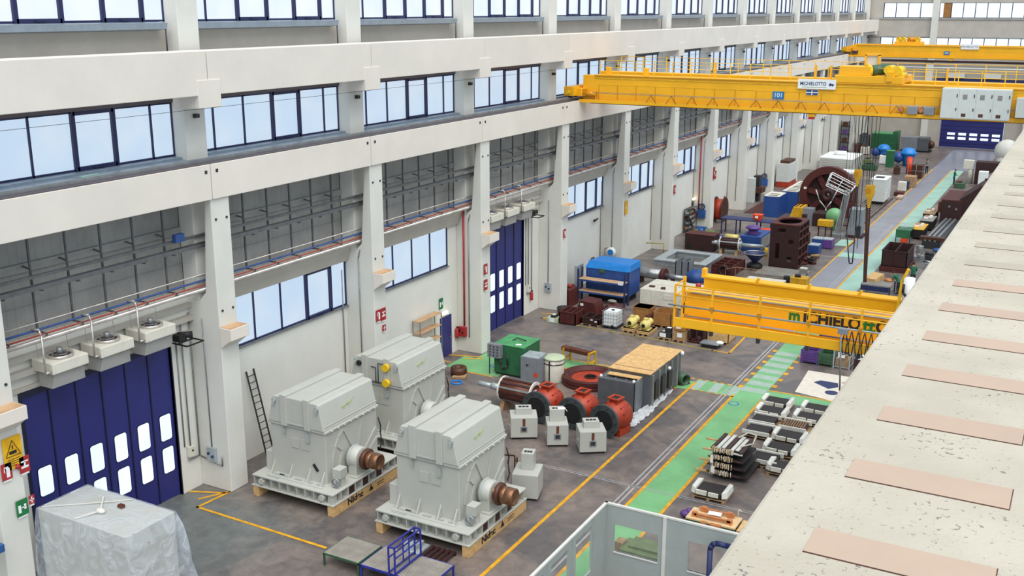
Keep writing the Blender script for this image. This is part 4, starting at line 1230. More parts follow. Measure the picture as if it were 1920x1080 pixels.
s_ = part(c1, 'number_plate', M().box(6.08,.05,13.9,6.74,.07,14.33), 'sign_blue')
text(s_, 'number', '101', .36, 'text_white', (6.41,.045,14.115), ROT_Y)
s_ = part(c1, 'maker_sign', M().box(7.5,-.02,14.55,9.62,.02,15.1), 'white', label='white sign with dark blue lettering')
text(s_, 'lettering', 'MICHIELOTTO', .27, 'text_blue', (8.36,-.025,14.84), ROT_Y, sx=.83, bold=.004)
part(s_, 'underline', M().box(7.75,-.026,14.64,9.1,-.021,14.66), 'text_green')
part(s_, 'emblem', M().prism([(9.32,14.72),(9.42,14.82),(9.32,14.92),(9.22,14.82)], 'y', -.03, -.02).prism([(9.44,14.72),(9.53,14.8),(9.44,14.88),(9.38,14.8)], 'y', -.03, -.02), 'text_blue')
s_ = part(c1, 'country_plate', M().box(7.98,.05,14.2,8.66,.07,14.5), 'white')
part(s_, 'flag_stripes', M().box(8.0,.04,14.38,8.28,.05,14.48).box(8.34,.04,14.38,8.64,.05,14.48).box(8.0,.04,14.22,8.28,.05,14.32).box(8.34,.04,14.22,8.64,.05,14.32), 'text_blue')
cb = part(c1, 'control_cabinet', M().box(15.3,-.75,13.32,18.65,.1,14.9), 'cabinet_white', .01)
for i in range(4):
    x = 15.3+i*.8375
    part(cb, 'cabinet_door', M().box(x+.02,-.77,13.36,x+.81,-.75,14.86), 'cabinet_white', .005)
    part(cb, 'handle', M().box(x+.74,-.8,14.45,x+.78,-.77,14.62).box(x+.74,-.8,13.75,x+.78,-.77,13.9), 'dark')
    if i: part(cb, 'vent', M().box(x+.2,-.78,14.35,x+.42,-.77,14.6), 'grey_sheet')
    if i: part(cb, 'vent', M().box(x+.2,-.78,13.45,x+.42,-.77,13.62), 'rust_dark')
cb = part(c1, 'control_cabinet', M().box(18.9,-.6,13.5,19.8,.1,14.5), 'cabinet_white', .01)
for x in (13.55,14.4): part(c1, 'junction_box', M().box(x,-.3,13.42,x+.55,.05,13.82), 'cab_grey', .01)
part(c1, 'cable_drum', M().tube((13.2,-.2,13.65),(13.2,.05,13.65),.15,12).tube((14.25,-.2,13.65),(14.25,.05,13.65),.15,12), 'copper')
tr = part(c1, 'trolley', M().box(9.5,-.0,14.96,13.15,3.3,15.35), 'crane_yellow', .02)
part(tr, 'trolley_housing', M().box(9.7,.2,15.35,11.4,1.6,15.85), 'crane_yellow', .02)
part(tr, 'rope_drum', M().tube((11.3,.6,15.6),(12.1,1.6,15.7),.3,20), 'green_dark')
part(tr, 'drum_flange', M().tube((11.1,.45,15.6),(11.25,.6,15.6),.36,20), 'signal_yellow')
for x,z_,r_ in ((12.3,15.7,.24),(12.75,15.65,.26),(12.5,15.45,.2),(12.95,15.4,.18)): part(tr, 'hoist_motor', M().tube((x,.2,z_),(x+.1,1.2,z_),r_,14), 'signal_yellow')
part(tr, 'bracket', M().box(12.3,-.1,15.1,12.6,.2,15.6), 'crane_yellow')
part(tr, 'tall_frame', M().box(10.8,1.4,15.6,10.9,1.8,16.45).box(11.5,1.4,15.6,11.6,1.8,16.45).box(10.8,1.4,16.4,11.6,1.8,16.5), 'crane_yellow')
part(tr, 'frame_panel', M().box(10.9,1.5,15.75,11.5,1.7,16.4), 'cabinet_white')
t = c1
part(t, 'sensor_lamp', M().box(8.2,-.1,13.0,8.6,.3,13.2), 'crane_yellow'); part(t, 'warning_light', M().box(8.25,-.1,12.86,8.55,.2,12.99), 'sign_red')
c2 = crane('farther yellow overhead crane near the end wall', 123.3, 13.0, 14.5, 21.6, '', False)
s_ = part(c2, 'maker_sign', M().box(7.2,-.02,14.15,9.25,.02,14.75), 'white')
text(s_, 'lettering', 'MICHIELOTTO', .30, 'text_blue', (8.2,-.025,14.45), ROT_Y)
s_ = part(c2, 'number_plate', M().box(5.3,.05,13.45,5.98,.07,13.88), 'sign_blue')
part(s_, 'number_patch', M().box(5.42,.04,13.55,5.86,.05,13.77), 'galv')
tr = part(c2, 'trolley', M().box(-.7,.3,14.5,2.5,3.2,14.95), 'crane_yellow', .02)
part(tr, 'rope_drum', M().tube((.9,1,15.15),(1.7,2,15.2),.3,16), 'crane_yellow_dark')
for x in (-.3,.3,2.0): part(tr, 'hoist_motor', M().tube((x,.5,15.2),(x,1.6,15.2),.28,12), 'signal_yellow')
part(tr, 'guard', M().bar((-.6,.4,15.5),(2.4,.4,15.5),.05), 'crane_yellow')
part(c2, 'drive_unit', M().box(-5.7,-.2,13.4,-5.0,.1,13.8), 'dark_metal'); part(c2, 'sensor_lamp', M().box(6.0,-.1,12.75,6.4,.3,13.0), 'crane_yellow')
# hooks
def hook(label, x, y, zt, zb, w, below):
    t = thing('hook_block', label, 'hook', (x,y,zb), 0, 'hook blocks of the nearest overhead crane')
    h = zt-zb
    part(t, 'block', M().add([(-w,-.14,h),(w,-.14,h),(w*1.1,-.14,h*.65),(w*.45,-.14,h*.3),(w*.25,-.14,0),(-w*.25,-.14,0),(-w*.45,-.14,h*.3),(-w*1.1,-.14,h*.65),
                               (-w,.14,h),(w,.14,h),(w*1.1,.14,h*.65),(w*.45,.14,h*.3),(w*.25,.14,0),(-w*.25,.14,0),(-w*.45,.14,h*.3),(-w*1.1,.14,h*.65)],
        [(0,1,2,3,4,5,6,7),(15,14,13,12,11,10,9,8)]+[(i,8+i,8+(i+1)%8,(i+1)%8) for i in range(8)]), 'yellow_box', .03)
    part(t, 'sheave', M().tube((-.1,-.17,h*.75),(-.1,.17,h*.75),w*.7,18), 'crane_yellow_dark')
    for dx in (-.6,-.3,.0,.25): part(t, 'hoist_rope', M().tube((dx*w*1.4,0,h*.9),(dx*1.1,.1,15.0-zb),.018,6), 'cable_dark')
    return t
h1 = hook('yellow crane hook block on thin ropes, left one of the pair', 10.92, 44.0, 9.95, 8.95, .2, 0)
h2 = hook('yellow crane hook block on thin ropes, right and lower one of the pair', 11.68, 44.0, 9.1, 7.75, .24, 0)
solo('chain_sling', 'long dark chain sling loop hanging from the left hook block', 'sling', M().path([(-.05,0,4.75),(-.42,0,2.0),(-.1,0,0),(-.02,0,-.02),(.08,0,0),(.1,0,2),(.02,0,4.75)],.035,6), 'cable_dark', (10.95,44,4.35))
solo('lifting_sling', 'thick brown strap sling hanging from the right hook block', 'sling', M().bar((-.1,0,4.65),(.12,0,0),.13,.06).bar((.05,0,4.65),(.2,.02,0),.1,.05), 'rope_brown', (11.68,44,3.3))
solo('chain_block', 'small dark chain block hanging beside the left sling', 'chain block', M().box(-.12,-.1,-.35,.12,.1,.35).tube((0,0,.3),(0,0,8.8),.02,6).tube((0,0,-.35),(0,0,-1.0),.02,6), 'dark_metal', (11.15,44.4,6.2))
for i in range(6):
    solo('hanging_rope', 'thin rope hanging from the trolley of the nearest overhead crane', 'rope', M().tube((0,0,0),(0,0,9.4-i*.25),.012,5), 'wire' if i % 2 else 'cable_dark', (10.15+i*.17,44.4,5.6+i*.25), group='thin ropes under the nearest overhead crane')

# ================================================================ YELLOW WALL CRANE (lower)
t = thing('wall_crane', 'low yellow cantilever crane with green and black maker lettering, reaching in from the right', 'crane', (0,18.0,0))
g = part(t, 'near_girder', M().box(9.5,.95,7.4,22.2,1.4,8.33), 'crane_yellow', .01)
part(g, 'top_flange', M().box(9.45,.88,8.33,22.2,1.5,8.4), 'crane_yellow')
part(g, 'rail_strip', M().box(9.5,1.1,8.4,22.2,1.2,8.44), 'tan_ply')
g2_ = part(t, 'far_girder', M().box(9.5,3.0,7.5,22.2,3.4,8.45), 'crane_yellow', .01)
part(g2_, 'top_flange', M().box(9.4,2.95,8.45,22.2,3.5,8.52), 'crane_yellow'); part(g2_, 'end_stop', M().box(9.4,3.0,8.52,9.55,3.3,8.8), 'crane_yellow')
part(t, 'end_beam', M().box(9.35,.9,7.45,9.6,3.4,7.95), 'crane_yellow', .02)
part(t, 'walkway', M().box(9.4,.05,7.2,22.2,.95,7.25), 'crane_yellow')
part(t, 'toe_box', M().box(9.35,-.02,7.18,22.2,.08,7.55), 'crane_yellow', .02)
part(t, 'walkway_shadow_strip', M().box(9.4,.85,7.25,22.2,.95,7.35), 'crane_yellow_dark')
for i, x in enumerate((9.38,9.68,10.85,12.65,14.45,16.25,18.1,20)):
    part(t, 'rail_post', M().box(x-.035,-.03,7.15,x+.035,.04,8.83), 'crane_yellow')
    if i > 1: part(t, 'post_foot', M().box(x-.06,-.06,7.02,x+.06,.12,7.2), 'dark_metal')
for z_ in (8.83,8.42): part(t, 'handrail', M().tube((9.38,0,z_),(22.2,0,z_),.028,8), 'crane_yellow')
for z_ in (8.83,8.42,7.9): part(t, 'handrail', M().tube((9.38,0,z_),(9.42,1.0,z_),.028,8), 'crane_yellow')
part(t, 'corner_post', M().box(9.36,.9,7.2,9.46,1.0,8.95), 'crane_yellow')
part(t, 'festoon_rail', M().tube((9.15,-.06,8.05),(22.2,-.06,8.05),.035,8), 'wire')
part(t, 'cable_strip', M().tube((9.7,.86,8.36),(22.2,.86,8.36),.03,6), 'wire')
for x in (10.85,12.65,14.45,16.25): part(t, 'rail_clamp', M().box(x-.07,-.1,7.98,x+.07,.0,8.16), 'crane_yellow_dark')
for x in (11.7,13.7,15.6): part(t, 'flange_lug', M().ob((x,3.0,8.62),(.1,.1,.2),0,0,.5), 'crane_yellow')
part(t, 'warning_lamp', M().ball((9.55,2.2,8.3),.12,10), 'sign_red')
for ss, xx, mt in (('m',13.70,'text_green'),('ICHIELO',15.05,'text_black'),('tt',16.36,'text_green'),('O',16.83,'text_black')):
    text(t, 'lettering', ss, .60 if ss not in ('m','tt') else .66, mt, (xx,.935,7.96), ROT_Y, .006, bold=.022, sx={'m':.85,'ICHIELO':.92,'tt':.95,'O':.95}[ss], label='%s painted letters' % ('green' if mt=='text_green' else 'black'))
for i in range(6):
    x = 15.75+i*.22
    part(t, 'cable_loop', M().path([(x,-.12,8.0),(x-.08,-.12,7.5),(x-.02,-.12,7.1),(x+.06,-.12,7.15),(x+.1,-.12,7.6),(x+.02,-.12,8.0)],.022,6), 'cable_dark')
part(t, 'cable_trolley', M().box(15.5,-.18,7.86,15.85,-.02,8.05), 'cab_grey')
pc = part(t, 'pendant_cable', M().tube((15.62,-.15,7.9),(15.75,-.15,5.6),.03,8), 'pipe_grey'); part(pc, 'pendant_control', M().box(15.68,-.2,5.2,15.82,-.1,5.65), 'dark')
part(t, 'end_post', M().bar((17.0,2.5,7.5),(17.1,2.6,9.3),.1).bar((17.08,2.6,9.3),(17.3,2.5,9.85),.08), 'signal_yellow')
cb = part(t, 'motor_cabinet', M().tube((17.35,2.6,8.3),(17.35,2.6,9.5),.2,16), 'white'); part(cb, 'hose', M().path([(17.2,2.38,9.3),(17.2,2.3,9.0),(17.5,2.3,8.7)],.05,6), 'dark')

# ================================================================ SITE OFFICE (bottom)
t = thing('site_office', 'roofless grey partition-walled office cabin at the bottom edge of the picture', 'office cabin', (9.65,11.3,0))
def frame_wall(m, a, b, z1, holes, horiz, th=.06):
    # wall panel from a to b with rectangular holes (u0,u1,z0,z1)
    cuts = sorted(set([a,b]+[h[0] for h in holes]+[h[1] for h in holes]))
    for u0,u1 in zip(cuts,cuts[1:]):
        h = [q for q in holes if q[0] <= u0+1e-6 and q[1] >= u1-1e-6]
        segs = [(0,z1)] if not h else [(0,h[0][2]),(h[0][3],z1)]
        for s0,s1 in segs:
            if horiz: m.box(u0,-th/2,s0,u1,th/2,s1)
            else: m.box(-th/2,u0,s0,th/2,u1,s1)
    return m
bw = [(.32,1.9,1.07,2.07),(2.95,4.5,1.07,2.12),(5.5,7.2,1.0,2.1)]
pb = part(t, 'rear_wall', frame_wall(M(),0,8.5,2.75,bw,True), 'office_grey')
lw = [(-1.25-1.75*i-1.2,-1.25-1.75*i,.85,2.5) for i in range(4)]
pl = part(t, 'side_wall', frame_wall(M(),-8.4,0,2.75,lw,False), 'office_grey')
for h in bw: part(pb, 'glass_pane', M().box(h[0],-.008,h[2],h[1],.008,h[3]), 'office_glass')
for h in lw: part(pl, 'glass_pane', M().box(-.008,h[0],h[2],.008,h[1],h[3]), 'office_glass')
part(pb, 'top_rail', M().box(-.05,-.05,2.75,8.5,.05,2.81), 'office_edge'); part(pl, 'top_rail', M().box(-.05,-8.4,2.75,.05,.05,2.81), 'office_edge')
for x in (0,2.12,4.9): part(pb, 'wall_post', M().box(x-.06,-.07,0,x+.06,.05,2.78), 'office_edge' if x == 2.12 else 'office_grey')
for y in (-1.1,-2.7,-4.45,-6.2): part(pl, 'wall_post', M().box(-.05,y-.05,0,.06,y+.05,2.78), 'office_grey')
for h in bw[:2]: part(pb, 'window_sill', M().box(h[0],-.06,h[2]-.05,h[1],.04,h[2]), 'office_edge')
solo('blue_duct', 'thick dark blue bent pipe standing inside the office cabin', 'pipe', M().path([(0,0,0),(0,0,2.25),(.06,0,2.42),(.2,0,2.5),(.5,0,2.5),(2.2,0,2.5)],.09,12), 'blue_dark', (13.45,10.9,0))
t = thing('bench_machine', 'low olive green machine seen through the office cabin window', 'machine', (10.9,12.3,0))
part(t, 'body', M().box(-1.0,-.45,.1,.95,.5,.85), 'green_olive', .03); part(t, 'top_shelf', M().box(-.75,-.2,.85,1.0,.55,.93), 'green_olive'); part(t, 'head', M().box(-1.25,-.2,.5,-.95,.2,.95), 'pallet_wood', .02)
part(t, 'base', M().box(-.9,-.4,0,.9,.45,.1), 'dark')

# ================================================================ COIL SEGMENTS ON PALLETS (right of the walkway)
def pallet(t, a, b, z=.12, mt='pallet_wood', z0=0):
    for i in range(5):
        y = -b+(2*b-.12)*i/4
        part(t, 'pallet_slat', M().box(-a,y,z-.02,a,y+.12,z), mt)
    for s_ in (-1,0,1): part(t, 'pallet_block', M().box(s_*(a-.06)-.06,-b,z0,s_*(a-.06)+.06,b,z-.02), mt)
def segment(label, loc, rz, A=.62, B=.5, wrap=1, slat=False, top='core_black'):
    t = thing('coil_segment', label, 'coil segment', loc, rz, 'coil segments on pallets')
    pallet(t, A*1.0, B)
    c = part(t, 'core_plate', M().box(-A*.8,-B*.9,.13,A*.75,B*.85,.34), 'core_side' if slat else top, .01)
    if slat:
        for i in range(9): part(c, 'slat', M().box(-A*.7+i*A*.165,-B*.8,.34,-A*.66+i*A*.165,B*.75,.4), 'pallet_wood')
    if wrap:
        for s_ in (-1,1):
            part(t, 'end_wrap', M().add([(s_*A*.8,-B,.18),(s_*A*1.12,-B*.8,.2),(s_*A*1.12,B*.75,.2),(s_*A*.8,B,.18),(s_*A*.78,-B*.95,.46),(s_*A*1.05,-B*.7,.5),(s_*A*1.08,B*.7,.5),(s_*A*.78,B*.95,.46)],
                [(0,3,2,1),(4,5,6,7),(0,1,5,4),(1,2,6,5),(2,3,7,6),(3,0,4,7)]), 'coil_white', .04)
        part(t, 'spacer_strip', M().box(-A*.75,-B-.02,.22,-A*.1,-B+.06,.4), 'cream'); part(t, 'spacer_strip', M().box(A*.0,-B-.02,.22,A*.6,-B+.06,.38), 'cream')
    else:
        part(t, 'white_edge', M().box(-A*.95,B*.82,.2,A*.95,B*.97,.42), 'coil_white', .02); part(t, 'white_edge', M().box(-A*.95,-B,.2,A*.9,-B*.88,.4), 'coil_white', .02)
    return t
SEG = [((10.62,30.0),.0,1,0,'farthest left coil segment with white wrapped ends, next to the green crossing'),((10.72,28.65),0,1,0,'coil segment with white wrapped ends, second from the green crossing in the left row'),
 ((10.72,27.35),0,0,0,'black coil segment with white long edges, third in the left row'),((10.82,26.05),0,0,0,'black coil segment with white long edges, fourth in the left row, beside the tall stack'),
 ((12.55,30.0),0,1,0,'coil segment in the right row closest to the green crossing'),((12.5,28.7),0,1,0,'coil segment with white wraps, second from the crossing in the right row'),
 ((12.15,27.35),0,0,1,'brown slatted coil segment in the right row'),((12.25,26.0),0,1,0,'coil segment with white wrapped ends just in front of the slatted brown one'),
 ((12.25,24.5),0,1,0,'coil segment with white wrapped ends right of the tall stack'),((11.95,23.1),0,0,0,'coil segment with open frame right behind the tall stack'),
 ((12.95,22.6),0,1,0,'coil segment nearest to the concrete beam, partly hidden by it'),((10.92,19.05),0,1,0,'single black coil segment in white wrapping, nearest the copper pallet')]
for (xy, rz, wr, sl, lb) in SEG:
    segment(lb, (xy[0],xy[1],0), rz, .68, .55, wr, sl)
t = thing('coil_stack', 'tall stack of wound coil frames with tied white leads on timber supports', 'coil stack', (10.85,21.6,0), -.03)
rs = random.Random(21)
for k in range(4):
    z_ = .2+k*.31
    part(t, 'coil_layer', M().box(-.65,-.9+k*.05,z_,1.0-.1*k,.95,z_+.09), 'core_black', .01)
    part(t, 'layer_edge', M().box(-.7,-.96+k*.05,z_+.05,.75,-.9+k*.05,z_+.1), 'cream' if k > 2 else 'core_side')
    for i in range(11):
        x = -.5+i*.085+rs.uniform(-.02,.02)
        part(t, 'tied_lead', M().ob((x,-1.0+k*.05,z_+.13),(.03,.14,.14+rs.random()*.1),rs.uniform(-.4,.4),rs.uniform(-.5,.5)), 'cream' if (i+k)%3 else 'osb')
    part(t, 'timber_support', M().box(-1.25,-.8+k*.4,z_-.06,-.3,-.7+k*.4,z_), 'wood')
for i in range(7): part(t, 'top_slat', M().box(-.62+i*.2,-.8+(i%3)*.1,1.26,-.47+i*.2,.95-(i%2)*.2,1.3), 'coil_white' if i%3 else 'core_side')
part(t, 'bent_lead', M().path([(.1,.6,1.35),(.4,1.0,1.5),(.75,1.0,1.45),(.8,.4,1.3),(.5,-.3,1.36)],.03,6), 'cream')
part(t, 'paper_tag', M().box(-.45,-1.12,.32,-.3,-1.11,.62).box(-.5,-1.12,.75,-.38,-1.11,1.1), 'white')
t = thing('copper_part_pallet', 'pale pallet carrying bright copper-coloured connection bars beside the office cabin', 'pallet', (11.85,16.5,0))
part(t, 'crate_base', M().box(-.95,-.45,0,.9,.45,.36), 'green_dark', .01); part(t, 'plywood_top', M().box(-.98,-.48,.36,.93,.48,.42), 'plywood')
for y in (-.28,.28): part(t, 'copper_bar', M().box(-.7,y-.05,.5,.7,y+.05,.58), 'copper')
for x,y in ((-.7,-.25),(.65,-.25),(-.5,.3),(.5,.3)): part(t, 'copper_block', M().box(x-.1,y-.08,.42,x+.1,y+.08,.62), 'copper', .01)
for x in (-.25,.1,.3): part(t, 'foot_block', M().box(x-.1,-.6,.3,x+.1,-.46,.42), 'copper')
part(t, 'paper_sheet', M().ob((0,0,.59),(.5,.3,.01),.1), 'white')
part(t, 'bent_strap', M().path([(.75,.45,.42),(.78,.45,.75),(.9,.4,.7)],.02,6), 'cream')
solo('plywood_offcut', 'loose plywood board beside the copper pallet, running under the concrete beam', 'board', M().box(-.5,-.5,0,1.6,.45,.03), 'osb', (13.35,16.45,.36))
solo('cable_bundle', 'blue and white bundle at the left end of the copper pallet', 'bundle', M().ball((0,0,.15),.22,12,(1,.9,.65)).ball((.12,.08,.22),.16,10), 'purple', (10.6,16.8,0))
solo('trestle', 'low trestle carrying the loose plywood board', 'trestle', M().box(-.4,-.4,0,1.4,.35,.36), 'dark_metal', (13.4,16.45,0))

# crates across the crossing
def stillage(label, x0, y0, x1, y1, h, mt, name='stillage'):
    t = thing(name, label, 'crate', ((x0+x1)/2,(y0+y1)/2,0)); a=(x1-x0)/2; b=(y1-y0)/2
    part(t, 'bottom', M().box(-a,-b,.1,a,b,.14), mt)
    for s_,ax in ((-1,'y'),(1,'y'),(-1,'x'),(1,'x')):
        pts = []
        if ax == 'y': m = M().box(-a,s_*b-.02,.1,a,s_*b+.02,h)
        else: m = M().box(s_*a-.02,-b,.1,s_*a+.02,b,h)
        for i in range(4):
            zz = .18+i*(h-.2)/4
            if ax == 'y': m.box(-a,s_*b-.045,zz,a,s_*b+.045,zz+.06)
            else: m.box(s_*a-.045,-b,zz,s_*a+.045,b,zz+.06)
        part(t, 'side_panel', m, mt)
    for sx in (-1,1):
        for sy in (-1,1): part(t, 'leg', M().box(sx*a-.05,sy*b-.05,0,sx*a+.05,sy*b+.05,h+.02), mt)
    return t
stillage('purple corrugated steel crate beside the striped crossing', 9.98,37.3,10.84,38.55,.77,'purple')
stillage('dark green corrugated steel crate between the purple crate and the wire cage', 10.92,37.3,11.66,38.55,.72,'green_dark')
t = thing('wire_cage', 'grey wire mesh cage holding papers, right of the dark green crate', 'cage', (12.15,37.8,0))
for x in (-.42,.42):
    for y in (-.55,.55): part(t, 'post', M().box(x-.03,y-.03,0,x+.03,y+.03,1.1), 'galv')
for z_ in (.1,1.08): part(t, 'rim', M().bar((-.42,-.55,z_),(.42,-.55,z_),.04).bar((-.42,.55,z_),(.42,.55,z_),.04).bar((-.42,-.55,z_),(-.42,.55,z_),.04).bar((.42,-.55,z_),(.42,.55,z_),.04), 'galv')
m = M()
for i in range(9):
    m.bar((-.42+i*.105,-.55,.1),(-.42+i*.105,-.55,.9),.01)
    m.bar((-.42,-.55+i*.13,.1),(-.42,-.55+i*.13,.9),.01)
part(t, 'mesh', m, 'wire'); part(t, 'contents', M().ob((0,0,.3),(.7,.9,.4)).ob((.1,-.3,.6),(.3,.2,.3),.3), 'pallet_wood'); part(t, 'paper_sign', M().box(-.2,-.58,.65,.15,-.57,.95), 'white')
stillage('dark blue steel crate behind the purple and green crates', 10.3,39.0,11.9,40.2,.85,'blue_dark')
t = thing('parts_rack', 'dark rack with assorted parts next to the wire cage, under the wall crane cables', 'rack', (13.3,37.7,0))
part(t, 'frame', M().box(-.5,-.5,0,.6,.5,.7), 'brown_dark', .02); part(t, 'white_part', M().box(-.3,-.5,.7,.0,-.2,.95), 'white'); part(t, 'wood_part', M().box(.1,-.2,.7,.5,.3,1.2), 'pallet_wood'); part(t, 'dark_part', M().tube((-.2,.2,.7),(-.2,.2,1.1),.15,10), 'dark_metal')
t = thing('floor_sheet', 'large cream sheet spread on the floor with dark blue shapes drawn on it', 'sheet', (11.9,34.1,0))
part(t, 'sheet', M().add([(-1.05,-1.6,.012),(1.35,-2.1,.012),(1.5,2.05,.012),(-1.25,2.05,.012)],[(0,1,2,3)]), 'carton')
part(t, 'blue_shape', M().add([(-.55,.3,.02),(.35,-.35,.02),(.75,.15,.02),(.6,.75,.02),(-.3,.75,.02)],[(0,1,2,3,4)]).lathe([(.33,.018),(.33,.02)],(.62,-.85,0),n=24), 'blue_dark')
part(t, 'tan_shape', M().add([(.7,1.0,.02),(1.3,.3,.02),(1.4,1.5,.02)],[(0,1,2)]), 'patch')
solo('foil_roll', 'white and pale green roll lying on the cream floor sheet', 'roll', M().tube((0,0,.22),(.1,.75,.22),.2,14).ob((.05,.3,.43),(.3,.15,.06)), 'coil_white', (13.2,33.9,.015), .1)

# ================================================================ CRATES UNDER THE WALL CRANE
def motor(label, x, y, rz=0):
    t = thing('gear_motor', label, 'motor', (x,y,.28), rz, 'yellow motors on pallets')
    b = part(t, 'housing', M().lathe([(.0,-.42),(.2,-.42),(.28,-.3),(.3,.1),(.24,.3),(.0,.32)], (0,0,.32), (0,1,0), 20), 'yellow_motor')
    part(t, 'output_bore', M().tube((0,-.45,.32),(0,-.41,.32),.12,14), 'dark'); part(t, 'rear_unit', M().tube((0,.25,.34),(.08,.6,.4),.2,14), 'yellow_motor'); part(t, 'foot', M().box(-.3,-.3,0,.3,.3,.08), 'yellow_motor')
    part(t, 'terminal_box', M().box(-.12,-.1,.58,.12,.15,.7), 'yellow_motor')
def crate(label, x0,y0,x1,y1,h,mt='wood',open_=False,name='wooden_crate',grp=None):
    t = thing(name, label, 'crate', ((x0+x1)/2,(y0+y1)/2,0),0,grp); a=(x1-x0)/2; b=(y1-y0)/2
    if open_:
        part(t,'bottom',M().box(-a,-b,.1,a,b,.13),mt)
        for m in (M().box(-a,-b,.1,a,-b+.04,h),M().box(-a,b-.04,.1,a,b,h),M().box(-a,-b,.1,-a+.04,b,h),M().box(a-.04,-b,.1,a,b,h)): part(t,'side_board',m,mt)
    else:
        part(t,'box',M().box(-a,-b,.1,a,b,h),mt,.01); part(t,'lid_edge',M().box(-a-.02,-b-.02,h-.05,a+.02,b+.02,h),mt)
    for x in (-a,-.06,a-.12): part(t,'runner',M().box(x,-b,0,x+.12,b,.1),'pallet_wood')
    return t
crate('shallow wooden crate carrying the left yellow motor',-.95,37.75,-.15,38.9,.28)
motor('yellow gear motor on a shallow crate, closest to the white liquid tank',-.5,38.25)
crate('shallow wooden crate carrying the right yellow motor',.08,37.6,.86,38.9,.28)
motor('yellow gear motor on a shallow crate, right one of the pair',.45,38.1)
crate('closed brown cardboard crate behind the left yellow motor',-1.1,39.8,.0,40.8,1.05,'cardboard')
crate('open wooden crate behind the right yellow motor',.25,39.7,1.45,41.0,.95,'cardboard',True)
solo('red_cover', 'small red cover between the two brown crates', 'cover', M().box(-.12,-.3,0,.12,.3,.8), 'brown_primer', (.13,39.4,0))
t = thing('parcel_stack','small dark parcels with white labels on a low pallet right of the yellow motors','parcels',(1.85,37.85,0)); pallet(t,.42,.4)
for x,y,z_ in ((-.2,-.15,.12),(.2,-.15,.12),(-.15,.2,.12),(.15,0,.4)): part(t,'parcel',M().box(x-.18,y-.16,z_,x+.18,y+.16,z_+.28),'dark_metal')
part(t,'white_label',M().box(-.3,-.33,.16,.1,-.32,.4).ob((-.1,.1,.41),(.3,.2,.01)).ob((.2,0,.69),(.25,.2,.01)),'white')
t = thing('parcel_stack','tall stack of brown parcels with a white label under the end of the wall crane','parcels',(2.75,37.9,0)); pallet(t,.4,.45)
part(t,'parcel',M().box(-.38,-.4,.12,.38,.4,.62),'pallet_wood',.01); part(t,'parcel',M().box(-.34,-.36,.66,.36,.36,1.1),'cardboard',.01); part(t,'white_label',M().box(-.1,-.41,.3,.2,-.4,.55).box(-.2,-.37,.8,.1,-.36,1.0),'white')
t = thing('frame_casting','dark brown cast frame on a pallet left of the open plywood crate','casting',(3.75,38.3,0)); pallet(t,.5,.6,.12,'brown_primer')
part(t,'frame',M().box(-.45,-.5,.12,-.35,.5,1.0).box(.35,-.5,.12,.45,.5,1.0).box(-.45,-.5,.9,.45,-.4,1.0).box(-.45,-.5,.12,.45,-.4,.22).box(-.45,.4,.12,.45,.5,1.0),'brown_dark'); part(t,'cross_rib',M().box(-.05,-.5,.2,.05,-.42,.9),'brown_dark')
t = crate('open plywood crate with blue bag inside, at the yellow floor corner',4.2,38.3,5.5,39.75,.66,'wood',True)
part(t,'blue_bag',M().ball((.25,.2,.45),.28,12,(1,1.1,.6)),'blue_bright'); part(t,'dark_parts',M().ob((-.25,-.1,.35),(.5,.6,.3),.3),'brown_dark'); part(t,'inner_fill',M().box(-.58,-.66,.13,.58,.66,.3),'cardboard')
t = thing('skid_tray','low grey tray with white cloth in front of the open plywood crate','tray',(4.75,37.55,0)); part(t,'tray',M().box(-.6,-.35,.22,.5,.4,.28),'cab_grey'); part(t,'support',M().box(-.5,-.3,0,.4,.35,.22),'dark'); part(t,'cloth',M().ball((.45,.1,.3),.22,10,(1.1,.9,.5)),'white')
# brown castings by the second folding door
def openbox(label,x0,y0,x1,y1,h,mt,ribs=2,z0=0,name='box_casting'):
    t = thing(name,label,'casting',((x0+x1)/2,(y0+y1)/2,z0)); a=(x1-x0)/2; b=(y1-y0)/2; w_=.06
    part(t,'bottom',M().box(-a,-b,0,a,b,.05),mt)
    for m in (M().box(-a,-b,0,a,-b+w_,h),M().box(-a,b-w_,0,a,b,h),M().box(-a,-b,0,-a+w_,b,h),M().box(a-w_,-b,0,a,b,h)): part(t,'side_wall',m,mt)
    part(t,'rim',M().box(-a-.04,-b-.04,h-.05,a+.04,-b+.02,h).box(-a-.04,b-.02,h-.05,a+.04,b+.04,h).box(-a-.04,-b,h-.05,-a+.02,b,h).box(a-.02,-b,h-.05,a+.04,b,h),mt)
    for i in range(ribs):
        x = -a+2*a*(i+1)/(ribs+1); part(t,'rib',M().box(x-.03,-b-.03,.05,x+.03,b+.03,h-.02),mt)
    return t
openbox('deep brown box casting left of the white liquid tank',-5.07,37.5,-3.95,38.75,.8,'brown_primer')
t = openbox('shallow dark brown casting on a pallet beside the white liquid tank',-3.75,37.9,-2.55,39.1,.38,'brown_dark',1,.13)
pallet(t,.6,.6,0,'pallet_wood',-.13); part(t,'white_tag',M().ob((.1,-.62,.3),(.2,.02,.1)).ob((.4,-.62,.2),(.15,.02,.08)),'white')
t = thing('roof_casting','brown tent-shaped casting with white tag leaning behind the deep box casting','casting',(-4.3,40.2,0)); part(t,'body',M().prism([(-.75,0),(.9,0),(.6,.95),(-.4,1.0)],'y',-.5,.7),'brown_primer',.02); part(t,'white_tag',M().ob((-.25,-.51,.75),(.22,.01,.16)),'white')
